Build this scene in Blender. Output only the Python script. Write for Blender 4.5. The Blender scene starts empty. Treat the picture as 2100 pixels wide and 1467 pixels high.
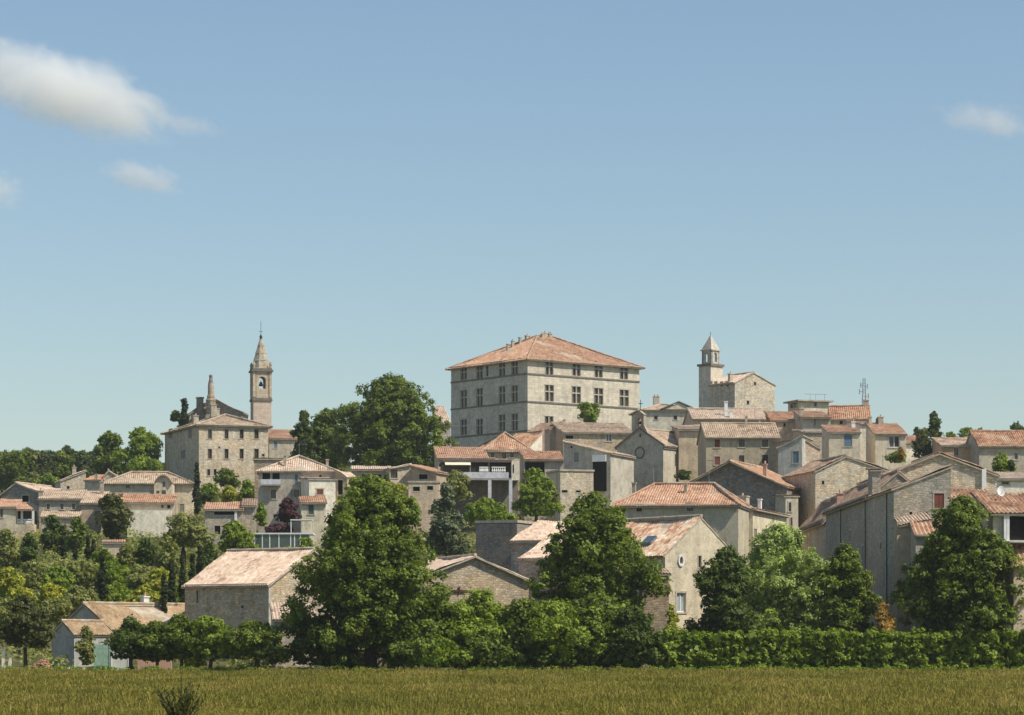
import bpy, math, random
import numpy as np
from mathutils import Vector
C = bpy.context.scene.collection
R = math.radians

# ---------------------------------------------------------------- camera
FP, CX, HY, ZC = 6000.0, 1050.0, 1325.0, 2.0      # focal length and horizon in photo pixels, eye height in metres
cam_d = bpy.data.cameras.new("camera")
cam = bpy.data.objects.new("camera", cam_d)
C.objects.link(cam)
cam.location = (0, 0, ZC)
cam.rotation_euler = (R(90), 0, 0)
cam_d.sensor_width = 36
cam_d.lens = 36 * FP / 2100
cam_d.shift_y = (HY - 733.5) / 2100
cam_d.clip_start = 0.5
cam_d.clip_end = 20000
bpy.context.scene.camera = cam

# ---------------------------------------------------------------- light
SUN_EL, SUN_AZ = 51.0, 115.0                      # azimuth clockwise from +Y (the view direction)
world = bpy.data.worlds.new("World")
bpy.context.scene.world = world
world.use_nodes = True
wt = world.node_tree
wt.nodes.clear()
sky = wt.nodes.new("ShaderNodeTexSky")
sky.sky_type = 'NISHITA'
sky.sun_disc = False
sky.sun_elevation = R(SUN_EL)
sky.sun_rotation = R(SUN_AZ)
sky.altitude = 100
sky.air_density = 1.15
sky.dust_density = 0.6
sky.ozone_density = 3.2
bg = wt.nodes.new("ShaderNodeBackground")
bg.inputs[1].default_value = 0.119
wo = wt.nodes.new("ShaderNodeOutputWorld")
hs = wt.nodes.new("ShaderNodeHueSaturation")
hs.inputs['Saturation'].default_value = 1.0
wt.links.new(sky.outputs[0], hs.inputs['Color'])
tn = wt.nodes.new("ShaderNodeMix"); tn.data_type = 'RGBA'; tn.blend_type = 'MULTIPLY'; tn.inputs[0].default_value = 1.0
tn.inputs[7].default_value = (1.00, 0.995, 0.96, 1)
wt.links.new(hs.outputs[0], tn.inputs[6]); wt.links.new(tn.outputs[2], bg.inputs[0])
wt.links.new(bg.outputs[0], wo.inputs[0])
sd = bpy.data.lights.new("sun", 'SUN')
sd.energy = 5.0
sd.angle = R(0.5)
sd.color = (1.0, 0.93, 0.80)
sun = bpy.data.objects.new("sun", sd)
C.objects.link(sun)
sv = Vector((math.sin(R(SUN_AZ)) * math.cos(R(SUN_EL)), math.cos(R(SUN_AZ)) * math.cos(R(SUN_EL)), math.sin(R(SUN_EL))))
sun.rotation_euler = sv.to_track_quat('Z', 'Y').to_euler()
sun.location = sv * 300
sc = bpy.context.scene
sc.view_settings.view_transform = 'Standard'
sc.view_settings.look = 'None'
sc.view_settings.exposure = 0.0
sc.view_settings.gamma = 1.0
sc.cycles.max_bounces = 12
sc.cycles.diffuse_bounces = 3
sc.cycles.transmission_bounces = 3
sc.cycles.transparent_max_bounces = 4
sc.cycles.volume_bounces = 12
sc.cycles.volume_step_rate = 1.0

# ---------------------------------------------------------------- pixel <-> place helpers
def WX(px, D): return (px - CX) * D / FP
def WZ(py, D): return ZC + (HY - py) * D / FP
PROF = [(0, 0), (222, 0), (250, 1.6), (300, 8.0), (320, 10.3), (360, 14.6), (375, 16), (400, 19.5), (450, 26.3), (500, 33), (520, 35.5), (600, 37), (700, 38.5), (900, 36), (1400, 25), (3000, 0)]
def ground_z(x, y):
    z = np.interp(y, [p[0] for p in PROF], [p[1] for p in PROF])
    px = CX + FP * np.asarray(x) / np.maximum(y, 1)
    t = np.clip((330 - px) / 220, 0, 1) * np.clip((np.asarray(y) - 415) / 60, 0, 1)
    return z * (1 - .24 * t * t * (3 - 2 * t))

# ---------------------------------------------------------------- materials
def new_mat(name):
    m = bpy.data.materials.new(name)
    m.use_nodes = True
    nt = m.node_tree
    b = nt.nodes['Principled BSDF']
    return m, nt, b
class NB:
    """small node-building helper"""
    def __init__(s, nt): s.nt = nt
    def n(s, t, **kw):
        x = s.nt.nodes.new(t)
        for k, v in kw.items(): setattr(x, k, v)
        return x
    def link(s, a, b): s.nt.links.new(a, b)
    def val(s, sock, v):
        if hasattr(v, 'links') or hasattr(v, 'is_output'): s.link(v, sock)
        else: sock.default_value = v
    def math(s, op, a, b=0.0, c=None):
        x = s.n('ShaderNodeMath', operation=op)
        s.val(x.inputs[0], a); s.val(x.inputs[1], b)
        if c is not None: s.val(x.inputs[2], c)
        return x.outputs[0]
    def mix(s, f, a, b, mode='MIX'):
        x = s.n('ShaderNodeMix', data_type='RGBA', blend_type=mode)
        s.val(x.inputs[0], f); s.val(x.inputs[6], a); s.val(x.inputs[7], b)
        return x.outputs[2]
    def ramp(s, f, stops, interp='LINEAR'):
        x = s.n('ShaderNodeValToRGB')
        x.color_ramp.interpolation = interp
        el = x.color_ramp.elements
        while len(el) < len(stops): el.new(0.5)
        for e, (p, c) in zip(el, stops):
            e.position = p; e.color = (c[0], c[1], c[2], 1) if not isinstance(c, (int, float)) else (c, c, c, 1)
        s.val(x.inputs[0], f)
        return x.outputs[0]
    def noise(s, vec, scale, detail=3, rough=0.55, dist=0.0):
        x = s.n('ShaderNodeTexNoise')
        x.inputs['Scale'].default_value = scale; x.inputs['Detail'].default_value = detail
        x.inputs['Roughness'].default_value = rough; x.inputs['Distortion'].default_value = dist
        if vec is not None: s.link(vec, x.inputs['Vector'])
        return x.outputs['Fac']
def c4(c): return (c[0], c[1], c[2], 1.0)
def mul(c, k): return tuple(min(1, v * k) for v in c)

_mats = {}
def wall_mat(kind, base):
    """kind: ashlar, rubble or plaster; base: albedo"""
    key = (kind, base)
    if key in _mats: return _mats[key]
    m, nt, b = new_mat(kind + '_wall'); N = NB(nt)
    tc = N.n('ShaderNodeTexCoord')
    sep = N.n('ShaderNodeSeparateXYZ'); N.link(tc.outputs['Object'], sep.inputs[0])
    xy = N.math('ADD', sep.outputs[0], sep.outputs[1])
    comb = N.n('ShaderNodeCombineXYZ'); N.link(xy, comb.inputs[0]); N.link(sep.outputs[2], comb.inputs[1])
    geo = N.n('ShaderNodeNewGeometry')
    wp = geo.outputs['Position']
    big = N.noise(wp, 0.22, 4, 0.6)
    mid = N.noise(wp, 1.3, 4, 0.65)
    col = c4(base)
    big_r = N.ramp(big, [(0.3, 0.80), (0.5, 0.98), (0.7, 1.14)])
    mid_r = N.ramp(mid, [(0.28, 0.7), (0.5, 1.0), (0.72, 1.22)])
    # vertical weather streaks
    mp = N.n('ShaderNodeMapping'); mp.inputs['Scale'].default_value = (1.1, 1.1, 0.10); N.link(wp, mp.inputs[0])
    st = N.noise(mp.outputs[0], 1.6, 4, 0.6)
    st_r = N.ramp(st, [(0.34, 0.74), (0.50, 1.0), (0.8, 1.06)])
    if kind == 'plaster':
        c = N.mix(0.7, col, big_r, 'MULTIPLY'); c = N.mix(0.5, c, mid_r, 'MULTIPLY'); c = N.mix(0.75, c, st_r, 'MULTIPLY')
        br = N.n('ShaderNodeTexBrick'); N.link(comb.outputs[0], br.inputs['Vector'])
        br.inputs['Scale'].default_value = 1.0; br.inputs['Brick Width'].default_value = .38; br.inputs['Row Height'].default_value = .2; br.inputs['Mortar Size'].default_value = .03
        br.inputs['Color1'].default_value = c4(mul(base, .62)); br.inputs['Color2'].default_value = c4(mul(base, .95)); br.inputs['Mortar'].default_value = c4(mul(base, .72))
        pm = N.noise(wp, .62, 5, .72)
        pf = N.ramp(pm, [(.50, 0.0), (.57, 1.0)])
        bare = N.mix(.6, br.outputs['Color'], mid_r, 'MULTIPLY')
        c = N.mix(N.math('MULTIPLY', pf, .8), c, bare)
        sp = N.ramp(N.noise(wp, 4.5, 4, .75), [(.35, .78), (.5, 1.0), (.66, 1.12)])
        c = N.mix(.6, c, sp, 'MULTIPLY')
        c = N.mix(1.0, c, c4((1.09, 1.05, .97)), 'MULTIPLY')
        fine = N.noise(wp, 7, 4); hgt = fine; dist = 0.03
    else:
        br = N.n('ShaderNodeTexBrick')
        if kind == 'ashlar': W_, H_, mo = 0.95, 0.42, 0.02
        else: W_, H_, mo = 0.36, 0.19, 0.03
        # wobble the courses of rubble
        if kind == 'rubble':
            nx = N.n('ShaderNodeTexNoise'); nx.inputs['Scale'].default_value = 1.7; nx.inputs['Detail'].default_value = 2; N.link(wp, nx.inputs['Vector'])
            sub = N.n('ShaderNodeVectorMath', operation='SUBTRACT'); N.link(nx.outputs['Color'], sub.inputs[0]); sub.inputs[1].default_value = (.5, .5, .5)
            sca = N.n('ShaderNodeVectorMath', operation='SCALE'); N.link(sub.outputs[0], sca.inputs[0]); sca.inputs['Scale'].default_value = 0.45
            add = N.n('ShaderNodeVectorMath', operation='ADD'); N.link(comb.outputs[0], add.inputs[0]); N.link(sca.outputs[0], add.inputs[1])
            bv = add.outputs[0]
        else: bv = comb.outputs[0]
        N.link(bv, br.inputs['Vector'])
        br.inputs['Scale'].default_value = 1.0
        br.inputs['Brick Width'].default_value = W_; br.inputs['Row Height'].default_value = H_
        br.inputs['Mortar Size'].default_value = mo; br.inputs['Mortar Smooth'].default_value = 0.3
        br.inputs['Bias'].default_value = 0.0
        lo, hi, mt = (0.86, 1.08, 0.78) if kind == 'ashlar' else (0.72, 1.16, 0.74)
        br.inputs['Color1'].default_value = c4(mul(base, lo)); br.inputs['Color2'].default_value = c4(mul(base, hi)); br.inputs['Mortar'].default_value = c4(mul(base, mt))
        c = br.outputs['Color']
        if kind == 'rubble':
            vo = N.n('ShaderNodeTexVoronoi'); vo.inputs['Scale'].default_value = 2.6; N.link(wp, vo.inputs['Vector'])
            vr = N.ramp(N.noise(wp, 3.6, 3, 0.7), [(0.3, 0.6), (0.5, 1.0), (0.7, 1.3)])
            c = N.mix(0.6, c, vr, 'MULTIPLY')
            warm = N.mix(N.ramp(N.noise(wp, 0.7, 3), [(0.42, 0.0), (0.62, 1.0)]), c, N.mix(1.0, c, (1.07, 0.98, 0.86, 1), 'MULTIPLY'))
            c = warm
        c = N.mix(0.75, c, big_r, 'MULTIPLY'); c = N.mix(0.55, c, mid_r, 'MULTIPLY')
        c = N.mix(0.6, c, st_r, 'MULTIPLY')
        hgt = br.outputs['Fac']; dist = -0.03 if kind == 'rubble' else -0.012
    # blackish lichen patches
    li = N.ramp(N.noise(wp, 0.55, 5, 0.7), [(0.58, 0.0), (0.74, 1.0)])
    lf = N.math('MULTIPLY', li, 0.3)
    c = N.mix(lf, c, c4((0.17, 0.155, 0.125)))
    N.link(c, b.inputs['Base Color'])
    b.inputs['Roughness'].default_value = 0.92
    b.inputs['Specular IOR Level'].default_value = 0.15
    bp = N.n('ShaderNodeBump'); bp.inputs['Distance'].default_value = abs(dist); bp.invert = dist < 0
    bp.inputs['Strength'].default_value = 0.8
    N.val(bp.inputs['Height'], hgt); N.link(bp.outputs[0], b.inputs['Normal'])
    _mats[key] = m
    return m

TILE = {
 'pink':   [(0.0, (0.20, 0.13, 0.085)), (0.25, (0.39, 0.255, 0.17)), (0.6, (0.51, 0.37, 0.25)), (1.0, (0.66, 0.53, 0.39))],
 'pale':   [(0.0, (0.30, 0.20, 0.145)), (0.3, (0.52, 0.37, 0.27)), (0.7, (0.64, 0.49, 0.37)), (1.0, (0.76, 0.63, 0.51))],
 'orange': [(0.0, (0.25, 0.11, 0.06)), (0.3, (0.44, 0.21, 0.115)), (0.7, (0.56, 0.30, 0.17)), (1.0, (0.66, 0.44, 0.29))],
 'red':    [(0.0, (0.19, 0.085, 0.05)), (0.3, (0.38, 0.17, 0.09)), (0.6, (0.50, 0.26, 0.14)), (1.0, (0.62, 0.44, 0.28))],
 'tan':    [(0.0, (0.27, 0.18, 0.10)), (0.35, (0.42, 0.29, 0.17)), (0.65, (0.50, 0.355, 0.215)), (1.0, (0.60, 0.46, 0.31))],
 'mixed':  [(0.0, (0.25, 0.105, 0.07)), (0.25, (0.46, 0.235, 0.15)), (0.5, (0.58, 0.40, 0.26)), (0.75, (0.66, 0.54, 0.40)), (1.0, (0.78, 0.70, 0.58))],
 'brown':  [(0.0, (0.13, 0.085, 0.06)), (0.35, (0.27, 0.175, 0.12)), (0.7, (0.38, 0.26, 0.18)), (1.0, (0.48, 0.36, 0.26))],
}
for _k, _f in (('pink', .16), ('pale', .06), ('orange', .22), ('red', .14), ('mixed', .08), ('brown', .06)):
    TILE[_k] = [(p, tuple(v * (1 - _f) + _f * (.36 * c[0] + .42 * c[1] + .22 * c[2]) * t * 1.08 for v, t in zip(c, (1.06, 1.02, .84)))) for p, c in TILE[_k]]
def roof_mat(kind, period):
    key = ('tile', kind, period)
    if key in _mats: return _mats[key]
    m, nt, b = new_mat('clay_tiles_' + kind); N = NB(nt)
    uv = N.n('ShaderNodeUVMap')
    sep = N.n('ShaderNodeSeparateXYZ'); N.link(uv.outputs[0], sep.inputs[0])
    fu = N.math('FLOOR', N.math('DIVIDE', sep.outputs[0], period))
    wn0 = N.n('ShaderNodeTexWhiteNoise', noise_dimensions='1D'); N.link(fu, wn0.inputs['W'])
    vv = N.math('ADD', N.math('DIVIDE', sep.outputs[1], 0.36 if period < .35 else .55), N.math('MULTIPLY', wn0.outputs['Value'], 0.6))
    fv = N.math('FLOOR', vv)
    cb = N.n('ShaderNodeCombineXYZ'); N.link(fu, cb.inputs[0]); N.link(fv, cb.inputs[1])
    wn = N.n('ShaderNodeTexWhiteNoise', noise_dimensions='2D'); N.link(cb.outputs[0], wn.inputs['Vector'])
    geo = N.n('ShaderNodeNewGeometry')
    big = N.noise(geo.outputs['Position'], 0.5, 4, 0.65)
    big2 = N.noise(geo.outputs['Position'], 1.9, 4, 0.7)
    f = N.math('ADD', N.math('MULTIPLY', wn.outputs['Value'], 0.55), N.math('MULTIPLY', N.math('SUBTRACT', big, 0.5), 1.6))
    f = N.math('ADD', f, N.math('MULTIPLY', N.math('SUBTRACT', big2, 0.5), 1.1))
    f = N.math('ADD', f, 0.2)
    col = N.ramp(f, TILE[kind])
    # grey lichen
    li = N.ramp(N.noise(geo.outputs['Position'], 2.6, 5, 0.75), [(0.55, 0.0), (0.72, 1.0)])
    col = N.mix(N.math('MULTIPLY', li, 0.5), col, c4((0.34, 0.31, 0.25)))
    # dark line at each tile's lower end (the step where tiles overlap)
    fr = N.math('FRACT', vv)
    step = N.ramp(fr, [(0.0, 0.55), (0.10, 1.0)])
    col = N.mix(0.8, col, step, 'MULTIPLY')
    N.link(col, b.inputs['Base Color'])
    b.inputs['Roughness'].default_value = 0.9
    b.inputs['Specular IOR Level'].default_value = 0.2
    bp = N.n('ShaderNodeBump'); bp.inputs['Distance'].default_value = 0.03; N.val(bp.inputs['Height'], fr); bp.invert = True
    N.link(bp.outputs[0], b.inputs['Normal'])
    _mats[key] = m
    return m

def flat_mat(name, col, rough=0.7, spec=0.3, var=0.25, scale=2.0, metal=0.0):
    key = ('flat', name)
    if key in _mats: return _mats[key]
    m, nt, b = new_mat(name); N = NB(nt)
    geo = N.n('ShaderNodeNewGeometry')
    r = N.ramp(N.noise(geo.outputs['Position'], scale, 4, 0.6), [(0.3, 1 - var), (0.7, 1 + var * 0.6)])
    N.link(N.mix(1.0, c4(col), r, 'MULTIPLY'), b.inputs['Base Color'])
    b.inputs['Roughness'].default_value = rough; b.inputs['Specular IOR Level'].default_value = spec
    b.inputs['Metallic'].default_value = metal
    _mats[key] = m
    return m
GLASS = flat_mat('window_glass', (0.075, 0.058, 0.042), 0.12, 0.6, 0.3)
DARK = flat_mat('dark_interior', (0.018, 0.016, 0.014), 0.9, 0.1)
WOOD = flat_mat('brown_timber', (0.10, 0.052, 0.03), 0.8, 0.2)
MORTAR = flat_mat('lime_mortar', (0.46, 0.40, 0.31), 0.95, 0.1, 0.35, 1.5)
STONE_TRIM = flat_mat('dressed_stone', (0.50, 0.44, 0.35), 0.9, 0.15, 0.25, 2.5)
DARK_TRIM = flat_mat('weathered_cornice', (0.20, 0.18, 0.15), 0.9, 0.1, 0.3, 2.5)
WHITE = flat_mat('white_paint', (0.78, 0.77, 0.73), 0.6, 0.3, 0.12)
BLUE = flat_mat('blue_grey_shutters', (0.12, 0.20, 0.26), 0.6, 0.3, 0.15)
REDSH = flat_mat('red_brown_shutters', (0.22, 0.07, 0.045), 0.7, 0.25, 0.2)
GREYSH = flat_mat('grey_shutters', (0.24, 0.23, 0.21), 0.7, 0.25, 0.2)
IRON = flat_mat('dark_iron', (0.05, 0.05, 0.05), 0.5, 0.4, 0.1, metal=0.4)
STEEL = flat_mat('grey_steel', (0.25, 0.27, 0.29), 0.5, 0.4, 0.1)
BARK = flat_mat('bark', (0.09, 0.065, 0.045), 0.95, 0.1, 0.4, 4)
CREAM_CLOTH = flat_mat('cream_awning_cloth', (0.72, 0.70, 0.50), 0.8, 0.1, 0.1)

# ---------------------------------------------------------------- mesh building
class MB:
    def __init__(s): s.v = []; s.f = []; s.m = []; s.uv = {}
    def face(s, pts, mi=0, uvs=None):
        k = len(s.v); s.v += [tuple(p) for p in pts]; s.f.append(tuple(range(k, k + len(pts)))); s.m.append(mi)
        if uvs: s.uv[len(s.f) - 1] = uvs
    def box(s, x0, x1, y0, y1, z0, z1, mi=0, T=None):
        P = [(x0, y0, z0), (x1, y0, z0), (x1, y1, z0), (x0, y1, z0), (x0, y0, z1), (x1, y0, z1), (x1, y1, z1), (x0, y1, z1)]
        if T: P = [T(*p) for p in P]
        k = len(s.v); s.v += P
        for q in ((0, 3, 2, 1), (4, 5, 6, 7), (0, 1, 5, 4), (1, 2, 6, 5), (2, 3, 7, 6), (3, 0, 4, 7)):
            s.f.append(tuple(k + i for i in q)); s.m.append(mi)
    def bar(s, a, b, r, n=6, mi=0, r2=None):
        a = Vector(a); b = Vector(b); d = (b - a); r2 = r if r2 is None else r2
        if d.length < 1e-6: return
        d.normalize(); u = d.orthogonal().normalized(); w = d.cross(u)
        k = len(s.v)
        for c, rr in ((a, r), (b, r2)):
            for i in range(n):
                t = 2 * math.pi * i / n
                s.v.append(tuple(c + u * math.cos(t) * rr + w * math.sin(t) * rr))
        for i in range(n):
            j = (i + 1) % n
            s.f.append((k + i, k + j, k + n + j, k + n + i)); s.m.append(mi)
        s.f.append(tuple(k + i for i in range(n))[::-1]); s.m.append(mi)
        s.f.append(tuple(k + n + i for i in range(n))); s.m.append(mi)
    def lathe(s, c, prof, n=12, mi=0, rot=0.0):
        k = len(s.v)
        for r, z in prof:
            for i in range(n):
                t = 2 * math.pi * (i + rot) / n
                s.v.append((c[0] + r * math.cos(t), c[1] + r * math.sin(t), c[2] + z))
        for j in range(len(prof) - 1):
            for i in range(n):
                i2 = (i + 1) % n
                s.f.append((k + j * n + i, k + j * n + i2, k + (j + 1) * n + i2, k + (j + 1) * n + i)); s.m.append(mi)
        s.f.append(tuple(k + (len(prof) - 1) * n + i for i in range(n))); s.m.append(mi)
    def obj(s, name, mats, parent=None, smooth=False):
        me = bpy.data.meshes.new(name)
        me.from_pydata(s.v, [], s.f)
        for mt in (mats if isinstance(mats, (list, tuple)) else [mats]): me.materials.append(mt)
        me.polygons.foreach_set('material_index', s.m)
        if s.uv:
            l = me.uv_layers.new(name='UVMap')
            for fi, uvs in s.uv.items():
                p = me.polygons[fi]
                for li, u in zip(p.loop_indices, uvs): l.data[li].uv = u
        if smooth: me.polygons.foreach_set('use_smooth', [True] * len(me.polygons))
        me.update()
        o = bpy.data.objects.new(name, me)
        C.objects.link(o)
        if parent: o.parent = parent
        return o
def tag(o, label=None, cat=None, group=None, kind=None):
    if label: o['label'] = label
    if cat: o['category'] = cat
    if group: o['group'] = group
    if kind: o['kind'] = kind
    return o
def thing(name, label, cat, loc=(0, 0, 0), rz=0, group=None):
    o = bpy.data.objects.new(name, None); C.objects.link(o)
    o.location = loc; o.rotation_euler = (0, 0, rz); o.empty_display_size = 0.5
    return tag(o, label, cat, group)

# ---------------------------------------------------------------- roofs
rr = random.Random(7)
def roof_plane(mb, p00, p10, p11, p01, period=0.24, amp=0.055, slab=0.13):
    p00, p10, p11, p01 = map(Vector, (p00, p10, p11, p01))
    e = p10 - p00; L = e.length; e = e / L
    s01 = (p01 - p00).dot(e); s11 = (p11 - p00).dot(e)
    tv = (p01 - p00) - e * s01; T = tv.length; t = tv / T
    n = e.cross(t)
    per = 4
    nc = max(2, int(round(L / period))) * per
    nr = max(2, int(T / 1.1) + 1)
    k = len(mb.v)
    ph = [rr.uniform(0, 6.28) for _ in range(4)]
    uvs = []
    for i in range(nc + 1):
        s = L * i / nc
        tm = T
        if s01 > 1e-4 and s < s01: tm = T * s / s01
        if L - s11 > 1e-4 and s > s11: tm = min(tm, T * (L - s) / (L - s11))
        h = amp * (0.5 - 0.5 * math.cos(2 * math.pi * i / per)) * 1.6 - amp * .4
        for j in range(nr + 1):
            tt = tm * j / nr
            w = 0.07 * math.sin(s * 0.6 + ph[0] + tt * .3) + 0.05 * math.sin(tt * 1.3 + ph[1] + s * .35) + 0.02 * math.sin(s * 3.1 + ph[2]) - min(.16, L * .012) * math.sin(math.pi * s / L)
            ed = 0.0 if j == 0 else 1.0
            p = p00 + e * s + t * tt + n * (h + w * ed)
            if j == 0: p += n * rr.uniform(-.012, .012) + t * rr.uniform(-.03, .03)
            mb.v.append(tuple(p)); uvs.append((s, tt))
    for i in range(nc):
        for j in range(nr):
            a = i * (nr + 1) + j; q = (a, a + nr + 1, a + nr + 2, a + 1)
            mb.f.append(tuple(k + x for x in q)); mb.m.append(0)
            mb.uv[len(mb.f) - 1] = [uvs[x] for x in q]
    # slab below
    A = [p + n * (-0.075) for p in (p00, p10, p11, p01)]; B = [p + n * (-0.075 - slab) for p in (p00, p10, p11, p01)]
    tri = (p11 - p01).length < 1e-3
    if tri: A = A[:3]; B = B[:3]
    mb.face(B[::-1], 1)
    m_ = len(A)
    for i in range(m_):
        j = (i + 1) % m_
        mb.face([B[i], B[j], A[j], A[i]], 1)
def ridge_cap(mb, a, b, r=0.13):
    a = Vector(a); b = Vector(b); L = (b - a).length
    n = max(1, int(L / 0.45))
    for i in range(n):
        p = a.lerp(b, i / n); q = a.lerp(b, (i + 1.08) / n)
        off = Vector((0, 0, 0.03 + rr.uniform(-.012, .012)))
        mb.bar(p + off, q + off, r * rr.uniform(.92, 1.08), 6, 2 if rr.random() < .55 else 3)

class House:
    """a real box-shaped building: origin = its nearest corner, +x along its right-hand face, +y along its left-hand face (seen from the field)"""
    def __init__(s, name, label, cat, xc, D, a, ye, xr=None, xl=None, Lu=None, Lv=None, wall=None, base=None, group=None, zb=None):
        s.D, s.a = D, R(a); s.ca, s.sa = math.cos(s.a), math.sin(s.a)
        s.Cx = WX(xc, D)
        s.Lu = Lu if Lu else s.su(xr)
        s.Lv = Lv if Lv else s.sv(xl)
        s.ze_w = WZ(ye, D)
        xs = [(0, 0), (s.Lu, 0), (0, s.Lv), (s.Lu, s.Lv)]
        gz = min(float(ground_z(s.Cx, D + x * s.sa + y * s.ca)) for x, y in xs)
        s.z0 = (gz - 1.2) if zb is None else zb
        s.ze = s.ze_w - s.z0
        s.root = thing(name, label, cat, (s.Cx, D, s.z0), s.a, group)
        s.wallm = wall; s.open = {'u': [], 'v': []}
        s.kind = None; s.rise = 0; s.roof_o = None
        s.winspec = []
    def su(s, px):
        X = px - CX; return (X * s.D - FP * s.Cx) / (FP * s.ca - X * s.sa)
    def sv(s, px):
        X = px - CX; return (X * s.D - FP * s.Cx) / (-FP * s.sa - X * s.ca)
    def loc(s, face, px, py):
        t = s.su(px) if face == 'u' else s.sv(px)
        dep = s.D + t * (s.sa if face == 'u' else s.ca)
        return t, WZ(py, dep) - s.z0, dep
    # height of the roof surface over a local point
    def zr(s, x, y):
        k = s.kind; L, V, r = s.Lu, s.Lv, s.rise
        if k == 'gu': h = 1 - abs(2 * y / V - 1)
        elif k == 'gv': h = x / (s.rp * L) if x < s.rp * L else (L - x) / ((1 - s.rp) * L)
        elif k == 'sb': h = y / V
        elif k == 'sf': h = 1 - y / V
        elif k == 'sr': h = x / L
        elif k == 'sl': h = 1 - x / L
        elif k == 'hip':
            if L >= V: h = min(2 * y / V, 2 * (V - y) / V, x / s.hi, (L - x) / s.hi)
            else: h = min(2 * x / L, 2 * (L - x) / L, y / s.hi, (V - y) / s.hi)
        else: h = 0
        return s.ze + r * h
    def roof(s, kind, rise, mat='pink', o=0.4, og=0.18, rp=0.5, hi=None, period=0.26, cornice=True, caps=True):
        s.kind, s.rise, s.rp = kind, rise, rp
        L, V, ze = s.Lu, s.Lv, s.ze
        s.hi = hi if hi else min(L, V) / 2
        mb = MB(); P = []
        if kind == 'gu':
            m = rise / (V / 2); e = ze - o * m; z1 = ze + rise
            P = [[(-og, -o, e), (L + og, -o, e), (L + og, V / 2, z1), (-og, V / 2, z1)], [(L + og, V + o, e), (-og, V + o, e), (-og, V / 2, z1), (L + og, V / 2, z1)]]
            R_ = [((-og, V / 2, z1), (L + og, V / 2, z1))]
        elif kind == 'gv':
            xm = rp * L; m1 = rise / xm; m2 = rise / (L - xm); z1 = ze + rise
            P = [[(-o, V + og, ze - o * m1), (-o, -og, ze - o * m1), (xm, -og, z1), (xm, V + og, z1)], [(L + o, -og, ze - o * m2), (L + o, V + og, ze - o * m2), (xm, V + og, z1), (xm, -og, z1)]]
            R_ = [((xm, -og, z1), (xm, V + og, z1))]
        elif kind == 'sb':
            m = rise / V
            P = [[(-og, -o, ze - o * m), (L + og, -o, ze - o * m), (L + og, V + .1, ze + rise + .1 * m), (-og, V + .1, ze + rise + .1 * m)]]; R_ = []
        elif kind == 'sf':
            m = rise / V
            P = [[(L + og, V + o, ze - o * m), (-og, V + o, ze - o * m), (-og, -.15, ze + rise + .15 * m), (L + og, -.15, ze + rise + .15 * m)]]; R_ = []
        elif kind == 'sl':
            m = rise / L
            P = [[(L + o, -og, ze - o * m), (L + o, V + og, ze - o * m), (-.12, V + og, ze + rise + .12 * m), (-.12, -og, ze + rise + .12 * m)]]; R_ = []
        elif kind == 'sr':
            m = rise / L
            P = [[(-o, V + og, ze - o * m), (-o, -og, ze - o * m), (L + .12, -og, ze + rise + .12 * m), (L + .12, V + og, ze + rise + .12 * m)]]; R_ = []
        elif kind == 'hip':
            if L >= V: m1 = rise / (V / 2); hi = s.hi; m2 = rise / hi; o2 = o * m1 / m2; ex, ey = o2, o
            else: m1 = rise / (L / 2); hi = s.hi; m2 = rise / hi; o2 = o * m1 / m2; ex, ey = o, o2
            e = ze - o * m1; z1 = ze + rise
            a, b, c, d = (-ex, -ey, e), (L + ex, -ey, e), (L + ex, V + ey, e), (-ex, V + ey, e)
            if L >= V: r1, r2 = (hi, V / 2, z1), (L - hi, V / 2, z1); P = [[a, b, r2, r1], [c, d, r1, r2], [d, a, r1, r1], [b, c, r2, r2]]; R_ = [(r1, r2), (a, r1), (d, r1), (b, r2), (c, r2)]
            else: r1, r2 = (L / 2, hi, z1), (L / 2, V - hi, z1); P = [[d, a, r1, r2], [b, c, r2, r1], [a, b, r1, r1], [c, d, r2, r2]]; R_ = [(r1, r2), (a, r1), (b, r1), (c, r2), (d, r2)]
        elif kind == 'flat':
            mb.box(-o, L + o, -o, V + o, ze - .02, ze + .22, 1); R_ = []
        for q in P: roof_plane(mb, *q, period=period, amp=0.055 * period / .26)
        if caps:
            for q in R_: ridge_cap(mb, *q)
        # corbelled eave course on the horizontal eaves
        if cornice:
            cz = ze - .30
            def crs(x0, x1, y0, y1):
                mb.box(x0, x1, y0, y1, cz, cz + .14, 1)
            if kind in ('gu', 'sb', 'hip'):
                mb.box(-.02, L + .02, -.16, .02, ze - .34, ze - .17, 1)
                mb.box(-.04, L + .04, -.27, .0, ze - .168, ze - .02, 1)
            if kind in ('gv', 'sr', 'hip'):
                mb.box(-.16, .018, .0, V + .02, ze - .34, ze - .172, 1)
                mb.box(-.27, .0, .0, V + .04, ze - .17, ze - .022, 1)
            if kind in ('gv', 'sl'):
                mb.box(L - .018, L + .16, .0, V + .02, ze - .34, ze - .172, 1)
        s.roof_o = mb.obj('roof', [roof_mat(mat, period), MORTAR, roof_mat(mat, period), MORTAR], s.root)
        return s
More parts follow.
